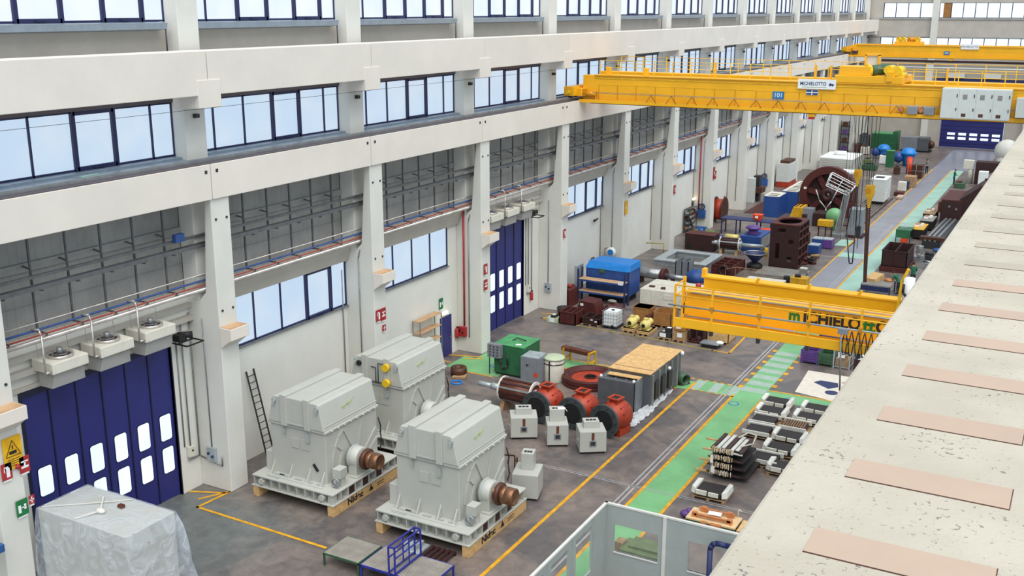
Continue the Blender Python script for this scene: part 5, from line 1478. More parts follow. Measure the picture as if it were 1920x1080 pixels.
t = thing('slanted_casting','brown slanted casting in front of the blue shelf rack','casting',(-2.9,40.6,0)); part(t,'body',M().prism([(-.9,0),(.6,0),(.6,.55),(-.1,.85)],'y',-.5,.6),'brown_primer',.02); part(t,'grey_bundle',M().ball((0,.1,.95),.25,10,(1.3,.8,.4)),'grey_sheet')
t = thing('ribbed_casting','brown casting standing between the wall column and the blue shelf rack','casting',(-6.5,41.7,0)); part(t,'body',M().prism([(-.5,0),(.5,0),(.4,1.1),(.1,1.3),(-.5,.9)],'y',-.6,.6),'brown_primer',.02); part(t,'red_knob',M().ball((.2,-.2,1.35),.14,10),'red_oxide')
t = thing('black_bucket','round black tub behind the brown box casting near the second folding door','tub',(-5.55,39.35,0)); part(t,'tub',M().lathe([(.0,.03),(.4,.03),(.5,.5),(.54,.5),(.45,0),(.0,0)],n=24),'dark'); 
t = thing('parcel_stack','small parcel stack with teal sides and white labels beside the folding door corner','parcels',(-5.5,37.7,0)); part(t,'parcel',M().box(-.4,-.3,0,.35,.3,.3),'cream_green',.01); part(t,'parcel',M().box(-.15,-.2,.3,.15,.2,.45),'dark_metal'); part(t,'white_label',M().box(-.2,-.31,.05,.15,-.3,.28).box(-.1,-.1,.45,.1,.1,.5),'white')
t = thing('liquid_tank','white cube liquid tank in a grey wire cage on a pallet','tank',(-1.87,38.5,0)); pallet(t,.48,.55,.14,'dark_metal')
part(t,'bottle',M().box(-.44,-.5,.14,.44,.5,1.05),'ibc_plastic',.06); part(t,'cap',M().tube((0,0,1.05),(0,0,1.1),.1,14),'dark'); part(t,'outlet',M().tube((.2,-.5,.22),(.2,-.6,.22),.06,10),'dark')
for i in range(6): part(t,'cage_bar',M().box(-.46+i*.18,-.54,.14,-.45+i*.18,-.53,1.08).box(-.46+i*.18,.53,.14,-.45+i*.18,.54,1.08),'wire'); part(t,'cage_bar',M().box(-.48,-.53+i*.21,.14,-.47,-.52+i*.21,1.08).box(.47,-.53+i*.21,.14,.48,-.52+i*.21,1.08),'wire')
for i in range(5): part(t,'cage_ring',M().box(-.48,-.55,.2+i*.22,.48,-.54,.22+i*.22).box(-.48,.54,.2+i*.22,.48,.55,.22+i*.22).box(-.49,-.55,.2+i*.22,-.48,.55,.22+i*.22).box(.48,-.55,.2+i*.22,.49,.55,.22+i*.22),'wire')
# blue container and rack
t = thing('blue_container','large bright blue machine housing behind the blue shelf rack','container',(-4.5,44.6,0))
part(t,'base',M().box(-1.4,-.9,0,1.3,.9,.45),'dark'); part(t,'body',M().box(-1.6,-1.0,.45,1.5,1.0,2.2),'blue_mid',.03); part(t,'lid',M().add([(-1.65,-1.05,2.15),(1.55,-1.05,2.15),(1.55,1.05,2.15),(-1.65,1.05,2.15),(-1.5,-.7,2.62),(1.5,-.85,2.6),(1.5,.95,2.62),(-1.3,.95,2.62)],[(0,3,2,1),(4,5,6,7),(0,1,5,4),(1,2,6,5),(2,3,7,6),(3,0,4,7)]),'blue_bright',.03)
part(t,'vent_box',M().box(-.55,-1.12,1.95,-.2,-1.0,2.2),'green_dark',.02)
t = thing('shelf_rack','dark blue pallet rack with two wooden shelves in front of the blue housing','rack',(-4.55,43.0,0))
for x in (-1.7,1.65):
    for y in (-.3,.35): part(t,'upright',M().box(x-.05,y-.04,0,x+.05,y+.04,2.25),'blue_dark')
for z_ in (.75,1.55):
    part(t,'shelf_beam',M().box(-1.7,-.34,z_-.1,1.65,-.27,z_),'blue_mid'); part(t,'shelf_board',M().box(-1.65,-.3,z_,1.6,.4,z_+.03),'tan_ply')
part(t,'paper_sign',M().box(1.2,-.36,1.5,1.55,-.35,1.75),'white')
t = thing('cream_container','cream steel machine housing behind the wooden crates, right of the blue housing','container',(-.5,45.5,0)); part(t,'body',M().box(-1.85,-1.45,.05,1.7,1.45,1.08),'cream',.02)
part(t,'lid_rib',M().box(-.9,-1.4,1.08,-.8,1.4,1.12).box(-1.8,-.1,1.08,1.65,0,1.12).box(.3,-1.4,1.08,.4,1.4,1.12),'cream'); part(t,'front_panel',M().box(-1.0,-1.48,.1,-.95,-1.45,1.05).box(-.2,-1.48,.55,.5,-1.45,.85),'carton')
part(t,'port',M().ob((-1.3,-.7,1.12),(.35,.25,.08)).ob((-.45,-.9,1.14),(.3,.25,.12),.3),'rust_dark'); part(t,'foot_strip',M().box(-1.8,-1.4,0,1.6,1.4,.05),'dark')
solo('grey_locker','narrow grey steel sheet standing at the left side of the blue housing','sheet', M().box(-.1,-.5,0,.1,.5,2.2),'galv',(-6.75,43.9,0))
# ================================================================ FURTHER DOWN THE HALL
t = thing('steel_shaft','long polished steel shaft with brown flange lying behind the cream housing','shaft',(-3.3,49.4,0),-.12)
part(t,'shaft_body',M().tube((-1.8,0,.75),(.6,0,.75),.38,22).tube((.6,0,.75),(2.3,0,.75),.18,16),'steel'); part(t,'flange',M().tube((.5,0,.75),(.75,0,.75),.5,22),'brown_primer'); part(t,'support',M().box(-1.4,-.3,0,-1.1,.3,.5).box(.1,-.3,0,.4,.3,.5).box(1.2,-.2,0,1.4,.2,.57),'brown_dark')
t = thing('rectangular_frame','large galvanised rectangular steel frame lying on the floor','frame',(-3.55,56.9,0))
for a,b in (((-2.1,-2.1),(2.1,-1.35)),((-2.1,1.35),(2.1,2.1)),((-2.1,-1.35),(-1.4,1.35)),((1.4,-1.35),(2.1,1.35))):
    s_ = part(t,'frame_side',M().box(a[0],a[1],.38,b[0],b[1],.45).box(a[0]+.1,a[1]+.1,0,b[0]-.1,b[1]-.1,.38),'galv')
for i in range(14): part(t,'web_rib',M().box(-2.05+i*.31,-2.08,.0,-2.02+i*.31,-2.0,.38),'galv')
for i in range(12): part(t,'web_rib',M().box(2.0,-2.0+i*.35,.0,2.08,-1.97+i*.35,.38),'galv')
t = thing('duct_box','grey open-topped duct box in front of the galvanised frame','duct',(-2.4,52.8,0)); part(t,'walls',M().box(-.5,-.6,0,-.44,.6,1.2).box(.44,-.6,0,.5,.6,1.2).box(-.5,-.6,0,.5,-.54,1.2).box(-.5,.54,0,.5,.6,1.2).box(-.03,-.6,.2,.03,.6,1.2),'cab_grey'); part(t,'inner',M().box(-.44,-.54,.05,.44,.54,.7),'dark_metal')
solo('blue_tarpaulin','crumpled blue tarpaulin lying behind the end of the wall crane','tarpaulin',M().ball((0,0,.3),.75,12,(1.1,1.2,.75)).ball((.4,.5,.35),.5,10,(1,1,.8)),'blue_mid',(-1.1,51.8,-.02))
t = thing('grid_casting','brown grid casting with a round opening, right of the galvanised frame','casting',(.1,55.5,0),-.05)
part(t,'body',M().box(-.85,-1.4,.05,.75,1.5,.5),'brown_primer',.02)
for i in range(4): part(t,'top_rib',M().box(-.85,-1.3+i*.85,.5,.75,-1.22+i*.85,.75),'brown_primer')
for i in range(3): part(t,'top_rib',M().box(-.85+i*.76,-1.35,.5,-.78+i*.76,1.45,.75),'brown_primer')
part(t,'round_port',M().lathe([(.25,-.06),(.4,-.06),(.4,.2),(.25,.2)],(.1,-1.45,.42),(0,1,0),22,closed=True),'brown_dark')
t = thing('wire_basket','dark round wire basket on a black base beside the tall brown casting','basket',(1.5,57.4,0)); part(t,'base',M().lathe([(.55,0),(.6,.3),(.35,.5),(.0,.5)],n=18),'dark'); part(t,'funnel',M().lathe([(.15,.5),(.8,1.15),(.82,1.2),(.78,1.2),(.12,.55)],n=20,smooth=False),'blue_dark'); part(t,'rim',M().lathe([(.78,1.18),(.84,1.18),(.84,1.24),(.78,1.24)],n=24,closed=True),'steel')
t = thing('tower_casting','tall dark brown machine casting with round opening on top','casting',(3.3,60.1,0))
def holed(m,a,b,z0,z1,y,th,holes):
    cuts = sorted(set([a,b]+[h[0] for h in holes]+[h[1] for h in holes]))
    for u0,u1 in zip(cuts,cuts[1:]):
        hs = sorted([h for h in holes if h[0]<=u0+1e-6 and h[1]>=u1-1e-6],key=lambda h:h[2]); z=z0
        for h in hs: m.box(u0,y,z,u1,y+th,h[2]); z=h[3]
        m.box(u0,y,z,u1,y+th,z1)
    return m
part(t,'front_plate',holed(M(),-1.05,1.05,0,3.3,-1.6,.1,[(-.6,-.3,.7,1.9),(.3,.65,.5,.9),(.35,.7,1.9,2.25),(-.55,.1,2.75,3.05)]),'brown_dark')
part(t,'side_plate',M().box(-1.05,-1.5,0,-.95,1.5,3.3),'brown_dark'); part(t,'side_plate',M().box(.85,-1.5,0,.95,1.5,3.3),'brown_dark'); part(t,'rear_plate',M().box(-1.05,1.5,0,1.05,1.6,3.3),'brown_dark')
for z_ in (.05,.8,1.5,2.2,2.8): part(t,'side_rib',M().box(.95,-1.55,z_,1.12,1.5,z_+.1),'brown_primer')
for y in (-1.5,-.5,.5,1.4): part(t,'side_rib',M().box(.95,y,0,1.1,y+.1,3.3),'brown_dark')
ring_ = M(); n=28; vs=[]; 
for i in range(n):
    a=2*PI*i/n; vs.append((.86*math.cos(a),1.2*math.sin(a),3.38))
sq=[]
for i in range(n):
    a=2*PI*i/n; c,s=math.cos(a),math.sin(a); k=min(1/max(abs(c),1e-6),1/max(abs(s),1e-6)); sq.append((c*k*1.1,s*k*1.62,3.38))
ring_.add(vs+sq+[(p[0],p[1],3.26) for p in vs]+[(p[0],p[1],3.26) for p in sq],[(i,(i+1)%n,n+(i+1)%n,n+i) for i in range(n)]+[(n+i,n+(i+1)%n,3*n+(i+1)%n,3*n+i) for i in range(n)]+[(i,2*n+i,2*n+(i+1)%n,(i+1)%n) for i in range(n)])
part(t,'top_plate',ring_,'brown_primer')
solo('floor_plate','grey steel floor plate in front of the tall brown casting','plate',M().box(-1.75,-1.3,0,1.75,1.3,.08),'grey_sheet',(3.7,57.0,0))
solo('white_slab','long pale slab lying behind the wall crane','slab',M().box(-1.3,-.4,0,1.35,.4,.35),'cream',(3.5,53.3,0))
t = thing('barrier_fence','thin brown railing standing behind the wall crane','railing',(2.2,53.9,0))
for i in range(8): part(t,'bar',M().box(-1.1+i*.32,-.02,0,-1.08+i*.32,.02,.8),'pallet_wood')
part(t,'top_bar',M().box(-1.1,-.02,.8,1.2,.02,.84),'pallet_wood'); part(t,'return_bar',M().bar((-1.1,0,.8),(-1.6,-.8,.8),.03).bar((-1.6,-.8,0),(-1.6,-.8,.8),.03),'pallet_wood')
t = thing('yellow_toolbox','yellow steel box on the grey lane edge with dark items on top','box',(5.75,54.1,0)); part(t,'body',M().box(-.6,-.45,0,.55,.45,.6),'yellow_box',.02); part(t,'dark_items',M().ob((-.2,0,.68),(.4,.4,.15),.3).ob((-.95,-.1,.3),(.35,.4,.55)),'dark')
t = thing('white_post','short pale block at the foot of the tall brown casting','block',(5.2,57.3,0)); part(t,'block',M().box(-.25,-.2,0,.25,.2,.45),'grey_sheet'); part(t,'top',M().box(-.25,-.2,.45,.25,.2,.52),'cream')
t = thing('brown_housing','long dark brown box housing left of the pale-shafted rotor','housing',(-4.2,61.9,0)); part(t,'body',M().box(-1.2,-.7,0,1.25,.7,1.28),'brown_dark',.03); part(t,'lid',M().box(-1.22,-.72,1.28,1.27,.72,1.33),'brown_primer'); part(t,'foot_opening',M().box(-1.0,-.72,.1,-.6,-.7,.5).box(.1,-.72,.05,.4,-.7,.3),'dark')
rotor('dark rotor with long pale shaft pointing right, between brown housing and blue motor', (-1.68,61.4,0), .06, 1.5,.5,.6,1.9,.8,'brown_dark')
t = thing('blue_motor','blue block motor with purple round cowl on top','motor',(-.5,64.2,0)); part(t,'body',M().box(-.85,-1.3,.05,.85,1.8,1.24),'blue_mid',.03); part(t,'cowl',M().lathe([(.45,1.24),(.55,1.3),(.35,1.5),(.4,1.6),(.62,1.7),(.62,1.8),(.4,1.9),(0,1.92)],(-.1,-.2,0),n=20),'purple'); part(t,'cowl_base',M().box(-.6,-.9,1.24,.4,.5,1.3),'blue_dark'); part(t,'side_panel',M().box(.85,-1.1,.2,.88,1.4,1.1),'grey_sheet')
solo('yellow_roll','yellow cylinder lying between the brown housing and the blue table frame','cylinder',M().tube((-.6,0,.25),(.5,0,.25),.25,14),'yellow_motor',(-3.0,66.4,0))
solo('yellow_can','small yellow can standing beside the tall brown casting','can',M().tube((0,0,0),(0,0,.7),.14,12),'signal_yellow',(1.15,61.8,0))
t = thing('blue_table','long dark blue steel frame table with an orange bin on it','table',(-2.5,69.2,0))
for x in (-2.2,-.9,.9,2.1):
    for y in (-.6,.6): part(t,'leg',M().box(x-.05,y-.05,0,x+.05,y+.05,1.3),'blue_dark')
part(t,'table_top',M().box(-2.3,-.7,1.3,2.2,.7,1.38),'blue_dark')
def bin_(label,x,y,z_): 
    t = thing('storage_bin',label,'bin',(x,y,z_),0,'orange plastic bins'); part(t,'shell',M().add([(-.3,-.3,0),(.3,-.3,0),(.3,.3,0),(-.3,.3,0),(-.4,-.4,.5),(.4,-.4,.5),(.4,.4,.5),(-.4,.4,.5)],[(0,3,2,1),(4,5,6,7),(0,1,5,4),(1,2,6,5),(2,3,7,6),(3,0,4,7)]),'orange',.02); part(t,'label_card',M().box(-.15,-.4,.2,.1,-.37,.4),'white')
bin_('orange plastic bin standing on the blue frame table',-1.7,69.2,1.38); bin_('orange plastic bin on the floor behind the blue motor, left one',-1.4,67.6,0); bin_('orange plastic bin on the floor behind the blue motor, right one',-.5,67.6,0); bin_('orange plastic bin stacked on the right floor bin',-.5,67.6,.5); bin_('orange plastic bin stacked on the left floor bin',-1.4,67.6,.5)
t = thing('blue_pump','small blue pump unit near the far exit door','pump',(-5.0,65.9,0)); part(t,'base',M().box(-.9,-.4,0,1.2,.5,.35),'blue_mid',.02); part(t,'pump_body',M().tube((-.6,0,.35),(-.6,0,.9),.3,14).box(-1.0,-.2,.85,-.2,.2,1.0),'blue_paint')
solo('green_floor_mat','pale green painted area in front of the far exit door','mat',M().box(-1.0,-1.0,0,1.2,1.2,.01),'green_olive',(-6.3,68.4,.0))
t = thing('cable_drum','large standing orange-brown cable drum against the long wall','cable drum',(-6.5,73.6,0),.0)
for x in (-.45,.4): part(t,'flange',M().lathe([(.0,0),(1.15,0),(1.15,.06),(.0,.06)],(x,0,1.15),(1,0,0),30,smooth=False),'rust_dark' if x > 0 else 'copper_dark')
part(t,'wound_cable',M().tube((-.4,0,1.15),(.4,0,1.15),.95,26),'red_oxide')
for k,(x,y,h_,dz) in enumerate(((-2.95,79.3,1.95,0),(-1.9,84.0,2.1,0))):
    t = thing('blue_cabinet',['dark blue steel cabinet nearest the orange bin','longer dark blue steel cabinet with slatted top beside the big brown wheel'][k],'cabinet',(x,y,0)); part(t,'body',M().box(-.75,-1.3-k*2,0,.7,1.3+k*2,h_),'blue_mid',.02); part(t,'top_plate',M().box(-.75,-1.3-k*2,h_,.7,1.3+k*2,h_+.05),'cream')
    for i in range(2+k*5): part(t,'top_slot',M().box(-.45,-1.0-k*2+i*.85,h_+.05,.45,-.7-k*2+i*.85,h_+.06),'dark')
solo('red_carpet','reddish strips and cables lying on the floor before the white wall cabinet','floor covering',M().box(-1.2,-3.5,0,1.2,4,.03),'brown_primer',(-4.6,82.5,0))
t = thing('yellow_machine','yellow wedge-shaped machine in front of the big brown wheel','machine',(-.4,78.2,0)); part(t,'body',M().prism([(-.75,0),(.5,0),(.5,1.25),(-.35,1.25)],'y',-.7,1.2),'yellow_box',.02); part(t,'top_slot',M().box(-.2,-.5,1.25,-.1,1.0,1.3).box(.15,-.5,1.25,.25,1.0,1.3),'dark')
t = thing('spoked_casting','huge dark brown spoked wheel casting standing upright beside the machining bed','casting',(1.6,80.6,0))
part(t,'rim',M().lathe([(1.95,0),(2.62,0),(2.62,.8),(1.95,.8)],(0,0,2.1),(0,1,0),56,closed=True,smooth=False),'brown_primer'); part(t,'hub',M().lathe([(.2,-.2),(.6,-.2),(.7,.1),(.7,.9),(.2,.9)],(0,0,2.1),(0,1,0),28,closed=True),'brown_dark')
for i in range(7): 
    a=i*2*PI/7+.3; part(t,'spoke',M().ob((1.3*math.cos(a),.4,2.1+1.3*math.sin(a)),(1.5,.3,.5),0,0,-a),'brown_primer')
part(t,'back_plate',M().lathe([(.3,.55),(2.0,.55),(2.0,.65),(.3,.65)],(0,0,2.1),(0,1,0),40,closed=True,smooth=False),'brown_dark')
part(t,'paper_tag',M().box(-2.25,-.02,2.5,-2.0,0,2.7),'white'); part(t,'yoke',M().path([(-1.0,-.5,2.6),(-.6,-.5,1.6),(.05,-.5,.9),(.05,-.5,.3)],.06,8).path([(1.0,-.5,2.8),(.5,-.5,1.6),(.05,-.5,.9)],.06,8),'galv'); part(t,'right_housing',M().box(1.2,-.3,0,2.6,.9,1.5),'brown_primer',.03); part(t,'left_housing',M().box(-2.9,.0,0,-1.6,1.0,1.1),'brown_primer',.03)
t = thing('grey_control_box','grey upright control box in front of the big brown wheel','cabinet',(.95,76.4,0)); part(t,'body',M().box(-.45,-.4,0,.45,.5,1.5),'cab_grey',.02)
t = thing('brown_machine_body','dark brown machine body below the big brown wheel','machine',(2.2,76.2,0)); part(t,'body',M().box(-.7,-.5,0,.6,1.3,1.2),'brown_dark',.03); part(t,'pipe_stub',M().tube((0,-.6,.9),(0,-.4,.9),.3,14),'brown_dark')
solo('green_ball','bright green rounded cover beside the aluminium lift mast','cover',M().ball((0,0,1.2),.75,18,(1,.9,1)).tube((0,0,0),(0,0,.8),.2,10),'walk_green',(3.5,75.0,0))
t = thing('yellow_stand','yellow machine on thin dark legs in front of the green cover','stand',(3.5,71.4,0))
for x in (-.5,.1,.6): part(t,'leg',M().box(x-.05,-.05,0,x+.05,.05,1.0),'rust_dark')
part(t,'head',M().box(-.55,-.4,1.0,.65,.4,1.5),'yellow_box',.02)
t = thing('dark_press','dark machine with cables right behind the tall brown casting','machine',(2.3,68.3,0)); part(t,'body',M().lathe([(.7,0),(.75,.8),(.5,1.2),(.2,1.5),(0,1.5)],n=16),'brown_dark'); part(t,'column',M().box(-1.2,-.3,0,-.8,.2,2.0).box(-.2,.5,0,.2,.8,2.3),'brown_dark')
# lift with basket
t = thing('personnel_lift','tall aluminium mast lift with a white railed basket at its top','lift',(4.75,72.0,0))
part(t,'mast',M().bar((-.25,0,.3),(.3,0,4.1),.32,.2),'steel'); part(t,'mast_rail',M().bar((-.5,-.15,.3),(.1,-.15,4.1),.06),'galv'); part(t,'mast_rail',M().bar((0,-.15,.3),(.55,-.15,4.1),.06),'galv')
bk = [(-1.5,4.4),(-1.15,5.45),(.9,4.55),(.35,3.7)]
for y in (-.3,.4):
    for a,b in zip(bk,bk[1:]+bk[:1]): part(t,'basket_rail',M().tube((a[0],y,a[1]),(b[0],y,b[1]),.04,6),'white')
for f in (.25,.5,.75): 
    a=(bk[0][0]*(1-f)+bk[1][0]*f,bk[0][1]*(1-f)+bk[1][1]*f); b=(bk[3][0]*(1-f)+bk[2][0]*f,bk[3][1]*(1-f)+bk[2][1]*f); part(t,'basket_rail',M().tube((a[0],-.3,a[1]),(b[0],-.3,b[1]),.03,6),'white')
for a in bk: part(t,'basket_rail',M().tube((a[0],-.3,a[1]),(a[0],.4,a[1]),.03,6),'white')
a=((bk[0][0]+bk[3][0])/2,(bk[0][1]+bk[3][1])/2); b=((bk[1][0]+bk[2][0])/2,(bk[1][1]+bk[2][1])/2); part(t,'basket_rail',M().tube((a[0],-.3,a[1]),(b[0],-.3,b[1]),.03,6),'white')
part(t,'base',M().box(-.8,-.5,0,.42,.5,.35),'steel',.02)
t = thing('grey_machine_cabinet','tall grey cabinet right of the aluminium lift mast, on a brown base','cabinet',(5.6,72.8,0)); part(t,'body',M().box(-.35,-.5,.2,.75,.9,2.45),'cab_grey',.02); part(t,'base',M().box(-.35,-.6,0,.9,1.0,.2),'brown_dark')
for lb,x,y,mt in (('small blue box machine at the right foot of the tall brown casting',4.3,64.6,'blue_mid'),('purple crate by the pale lane line below the lift mast',4.75,67.3,'purple'),('blue crate between the purple crate and the tall casting',4.0,67.2,'blue_mid')):
    t = thing('parts_crate',lb,'crate',(x,y,0)); part(t,'body',M().box(-.45,-.5,.05,.4,.5,.75),mt,.02); part(t,'top_tray',M().box(-.42,-.47,.75,.37,.47,.8),'galv'); part(t,'foot',M().box(-.4,-.45,0,.35,.45,.05),'dark')
# scrap pile: individual pieces
rn = random.Random(11)
for i in range(16):
    x=4.75+rn.uniform(-.75,.9); y=62.2+rn.uniform(-1.7,1.6); k=i%4
    m=[M().ob((0,0,.16),(.5,.25,.3),rn.random()*3),M().lathe([(.12,0),(.28,0),(.28,.2),(.12,.2)],n=16,closed=True),M().tube((-.35,0,.12),(.35,.1,.16),.11,10),M().ob((0,0,.1),(.6,.12,.2),rn.random()*3)][k]
    solo(['metal_block','metal_ring','metal_rod','metal_strip'][k],'loose scrap %s in the heap of metal parts right of the tall brown casting' % ['block','ring','rod','strip'][k],'scrap',m,['copper_dark','dark','pallet_wood','brown_primer'][(i*3)%4],(x,y,0 if i<11 else .3),rn.random()*3,'loose %s in the scrap heap' % ['blocks','rings','rods','strips'][k])
# machining bed with T-slots
t = thing('machining_bed','long slotted steel machining bed beside the grey lane','machining bed',(4.3,86.0,0)); part(t,'bed',M().box(-1.2,-9,0,1.15,8,.1),'rust_dark')
for i in range(9): part(t,'slot_rail',M().box(-1.15+i*.26,-9,.1,-1.05+i*.26,8,.16),'steel')
t = thing('machine_cabinet','large white-grey machine cabinet standing on the slotted machining bed','cabinet',(4.6,90.6,.16)); part(t,'body',M().box(-.72,-1.6,.25,.76,1.6,2.45),'cabinet_white',.03); part(t,'base',M().box(-.5,-1.4,0,.6,1.5,.25),'dark'); part(t,'top_hatch',M().box(-.45,-.6,2.45,.35,.4,2.5),'dark'); part(t,'top_panel',M().box(-.74,-1.62,2.4,.78,1.62,2.46),'white')
for i in range(8): part(t,'side_handle',M().box(.76,-1.3+i*.3,.6+i*.2,.8,-1.2+i*.3,.7+i*.2),'white')
for i,(x,y,w_,d_,h_,mt,lb) in enumerate(((5.6,96.5,.9,1.2,.4,'brown_primer','brown flat machined block lying right of the white-grey machine cabinet'),(5.4,99.5,.8,.8,1.0,'cream','small cream cabinet behind the white-grey machine cabinet'),(6.0,94.6,.6,1.6,.25,'patch','pale reddish block on the end of the machining bed'),
   (5.7,102.8,1.2,1.5,1.2,'pallet_wood','wooden crate frame at the edge of the grey lane'),(5.6,100.9,.6,.6,.9,'blue_dark','small dark blue bin before the wooden crate frame'))):
    nm = ('metal_block','small_cabinet','stone_block','wooden_crate','floor_bin')[i]; t = thing(nm,lb,('block','cabinet','block','crate','bin')[i],(x,y,0)); part(t,'body',M().box(-w_/2,-d_/2,.03,w_/2,d_/2,h_),mt,.03); part(t,'base',M().box(-w_/2+.04,-d_/2+.04,0,w_/2-.04,d_/2-.04,.03),'dark')
t = thing('orange_cylinder','upright orange cylinder beside the dark brown machine near the end of the hall','cylinder',(4.1,112.5,0)); part(t,'cylinder',M().tube((0,0,0),(0,0,1.9),.33,16),'orange'); part(t,'cap',M().tube((0,0,1.9),(0,0,2.0),.28,14),'orange')
t = thing('mesh_guard','grey mesh guarded machine by the far end of the grey lane','machine',(5.4,110.2,0)); part(t,'machine',M().ob((0,0,.8),(1.2,1.8,1.4)),'rust_dark'); 
for x in (-.9,0,.9): part(t,'guard_post',M().box(x-.03,-1.4,0,x+.03,-1.34,1.8),'wire')
part(t,'guard_rail',M().box(-.9,-1.4,1.75,.9,-1.34,1.8).box(-.9,-1.4,.9,.9,-1.34,.93),'wire')
def bluepump(label,x,y,s_):
    t = thing('blue_pump',label,'pump',(x,y,0)); part(t,'body',M().lathe([(.55*s_,0),(.6*s_,.9*s_),(.75*s_,1.2*s_),(.9*s_,1.35*s_),(.9*s_,1.45*s_),(.55*s_,1.9*s_),(.2*s_,2.0*s_),(0,2.0*s_)],n=20),'blue_bright'); part(t,'side_body',M().ball((-1.0*s_,-.3,.9*s_),.6*s_,14),'blue_mid'); part(t,'leg',M().box(-1.1*s_,-.2,0,-.9*s_,.1,.6),'galv')
bluepump('bright blue domed pump right of the green post machine',2.9,119.5,1.12); bluepump('bright blue pump behind the crane ropes, left of the green post machine',-.9,124.5,.95)
t = thing('green_post_machine','tall green machine column between the two blue pumps','machine',(1.1,117.3,0)); part(t,'column',M().box(-.45,-.4,0,.45,.5,2.0),'green_machine',.02); part(t,'cap',M().box(-.47,-.42,2.0,.47,.52,2.05),'green_top')
t = thing('green_lathe','long green machine with pale top far back near the end wall','machine',(-2.6,135.6,0)); part(t,'body',M().box(-1.7,-1.2,0,1.75,1.2,2.1),'green_machine',.03); part(t,'top',M().box(-1.7,-1.2,2.1,1.1,1.2,2.2),'green_top'); part(t,'head',M().box(1.1,-1.1,2.1,1.75,1.1,2.5),'green_machine',.02)
t = thing('grey_mill','long grey machine far back beside the dark blue end door','machine',(1.6,134.6,0)); part(t,'body',M().box(-1.9,-1.0,.25,.3,1.0,2.0),'cab_grey',.05); part(t,'dark_body',M().box(.3,-1.05,.2,1.7,1.0,1.95),'slate',.05); part(t,'end_unit',M().lathe([(.2,0),(.6,.1),(.5,.5),(.2,.7),(0,.7)],(1.7,0,1.0),(1,0,0),14),'rust_dark'); part(t,'base',M().box(-1.8,-.9,0,2.0,.9,.25),'dark')
for i,(x,y,w_,d_,h_,mt,lb) in enumerate(((-1.4,116.5,1.0,1.0,.9,'green_olive','olive green cabinet in front of the left blue pump'),(0.1,119.6,1.2,.8,1.1,'white','white and black instrument unit left of the green post machine'),(-.6,113.5,1.8,1.0,.7,'green_dark','low green machine behind the crane ropes'),
   (-3.9,128.0,1.0,1.0,1.0,'cream','small cream box on the floor near the left end of the green machine'),(-4.9,129.9,1.3,1.4,1.1,'brown_primer','dark red machine near the far wall columns'),(-5.3,134.9,1.3,1.4,1.9,'slate','dark slate machine left of the long green machine'),(2.9,111.5,.7,.7,.9,'rust_dark','brown box left of the orange cylinder'))):
    t = thing('machine_unit',lb,'machine',(x,y,0)); part(t,'body',M().box(-w_/2,-d_/2,.05,w_/2,d_/2,h_),mt,.05); part(t,'top_unit',M().box(-w_/4,-d_/4,h_,w_/4,d_/4,h_+.15),'dark_metal'); part(t,'base',M().box(-w_/2+.05,-d_/2+.05,0,w_/2-.05,d_/2-.05,.05),'dark')
t = thing('white_machine','long white panelled machine beyond the big brown wheel','machine',(-2.9,109.5,0)); part(t,'body',M().box(-2.2,-2.8,0,1.6,2.8,1.95),'machine_grey',.03); part(t,'top',M().box(-2.25,-2.85,1.95,1.65,2.85,2.1),'white',.02); 
for i in range(8): part(t,'panel_joint',M().box(-2.0,-2.82,.3+i*.2,1.5,-2.8,.32+i*.2),'grey_sheet')
part(t,'roll',M().tube((-1.2,0,2.35),(.2,.2,2.35),.25,14),'white')
t = thing('grey_trough','lower grey machine with white lid in front of the long white machine','machine',(-1.9,104.6,0)); part(t,'body',M().box(-1.8,-1.3,0,1.8,1.2,.85),'cab_grey',.03); part(t,'lid',M().box(-1.82,-1.0,.85,1.82,1.25,1.0),'white')
t = thing('tool_rack','loaded rack with coloured items against the far wall columns','rack',(-7.0,130.3,0)); 
for z_ in (.1,1.2,2.3,3.4): part(t,'shelf_board',M().box(-.5,-1.2,z_,.6,1.2,z_+.06),'dark_metal')
for i in range(8): part(t,'stored_part',M().ob((0,-.8+(i%2)*1.2,.45+(i//2)*1.1),(.6,.8,.55)),['purple','cream','rust_dark','yellow_box'][i%4])
for y in (-1.2,1.2): part(t,'upright',M().box(-.5,y-.05,0,-.4,y+.05,4.2).box(.5,y-.05,0,.6,y+.05,4.2),'dark_metal')
# wall side items
t = thing('wall_cabinet','large white-grey control cabinet against the long wall beyond the blue cabinets','cabinet',(-6.4,97.0,0)); part(t,'body',M().box(-.8,-1.6,.6,.6,1.7,2.6),'cabinet_white',.02); part(t,'red_base',M().box(-.8,-1.6,0,.6,1.7,.6),'red_oxide',.02); part(t,'top_parts',M().ob((0,0,2.75),(1.0,2.6,.3)),'rust_dark')
t = thing('drill_press','dark upright drilling machine against the long wall','machine',(-6.6,86.0,0)); part(t,'column',M().box(-.3,-.4,0,.3,.4,2.6),'dark_metal',.02); part(t,'table',M().box(-.6,-.9,.9,.7,.6,1.5),'rust_dark',.03); part(t,'white_cover',M().box(-.7,-1.6,0,.1,-.9,2.5),'cabinet_white',.02)
def hosebox(label,y):
    t = thing('hose_box',label,'hose reel',(-6.95,y,1.35)); part(t,'box',M().box(-.35,-.2,-.4,.35,.08,.35),'blue_paint',.02); part(t,'hose_loop',M().lathe([(.22,-.06),(.3,-.06),(.3,.06),(.22,.06)],(0,-.1,.62),(0,1,0),18,closed=True),'blue_dark'); part(t,'wall_plate',M().box(-.1,.0,.3,.1,.1,.9),'grey_sheet')
hosebox('blue hose box on the column between the far exit door and the cable drum',69.85); hosebox('blue hose box on the column near the white wall cabinet',89.85)
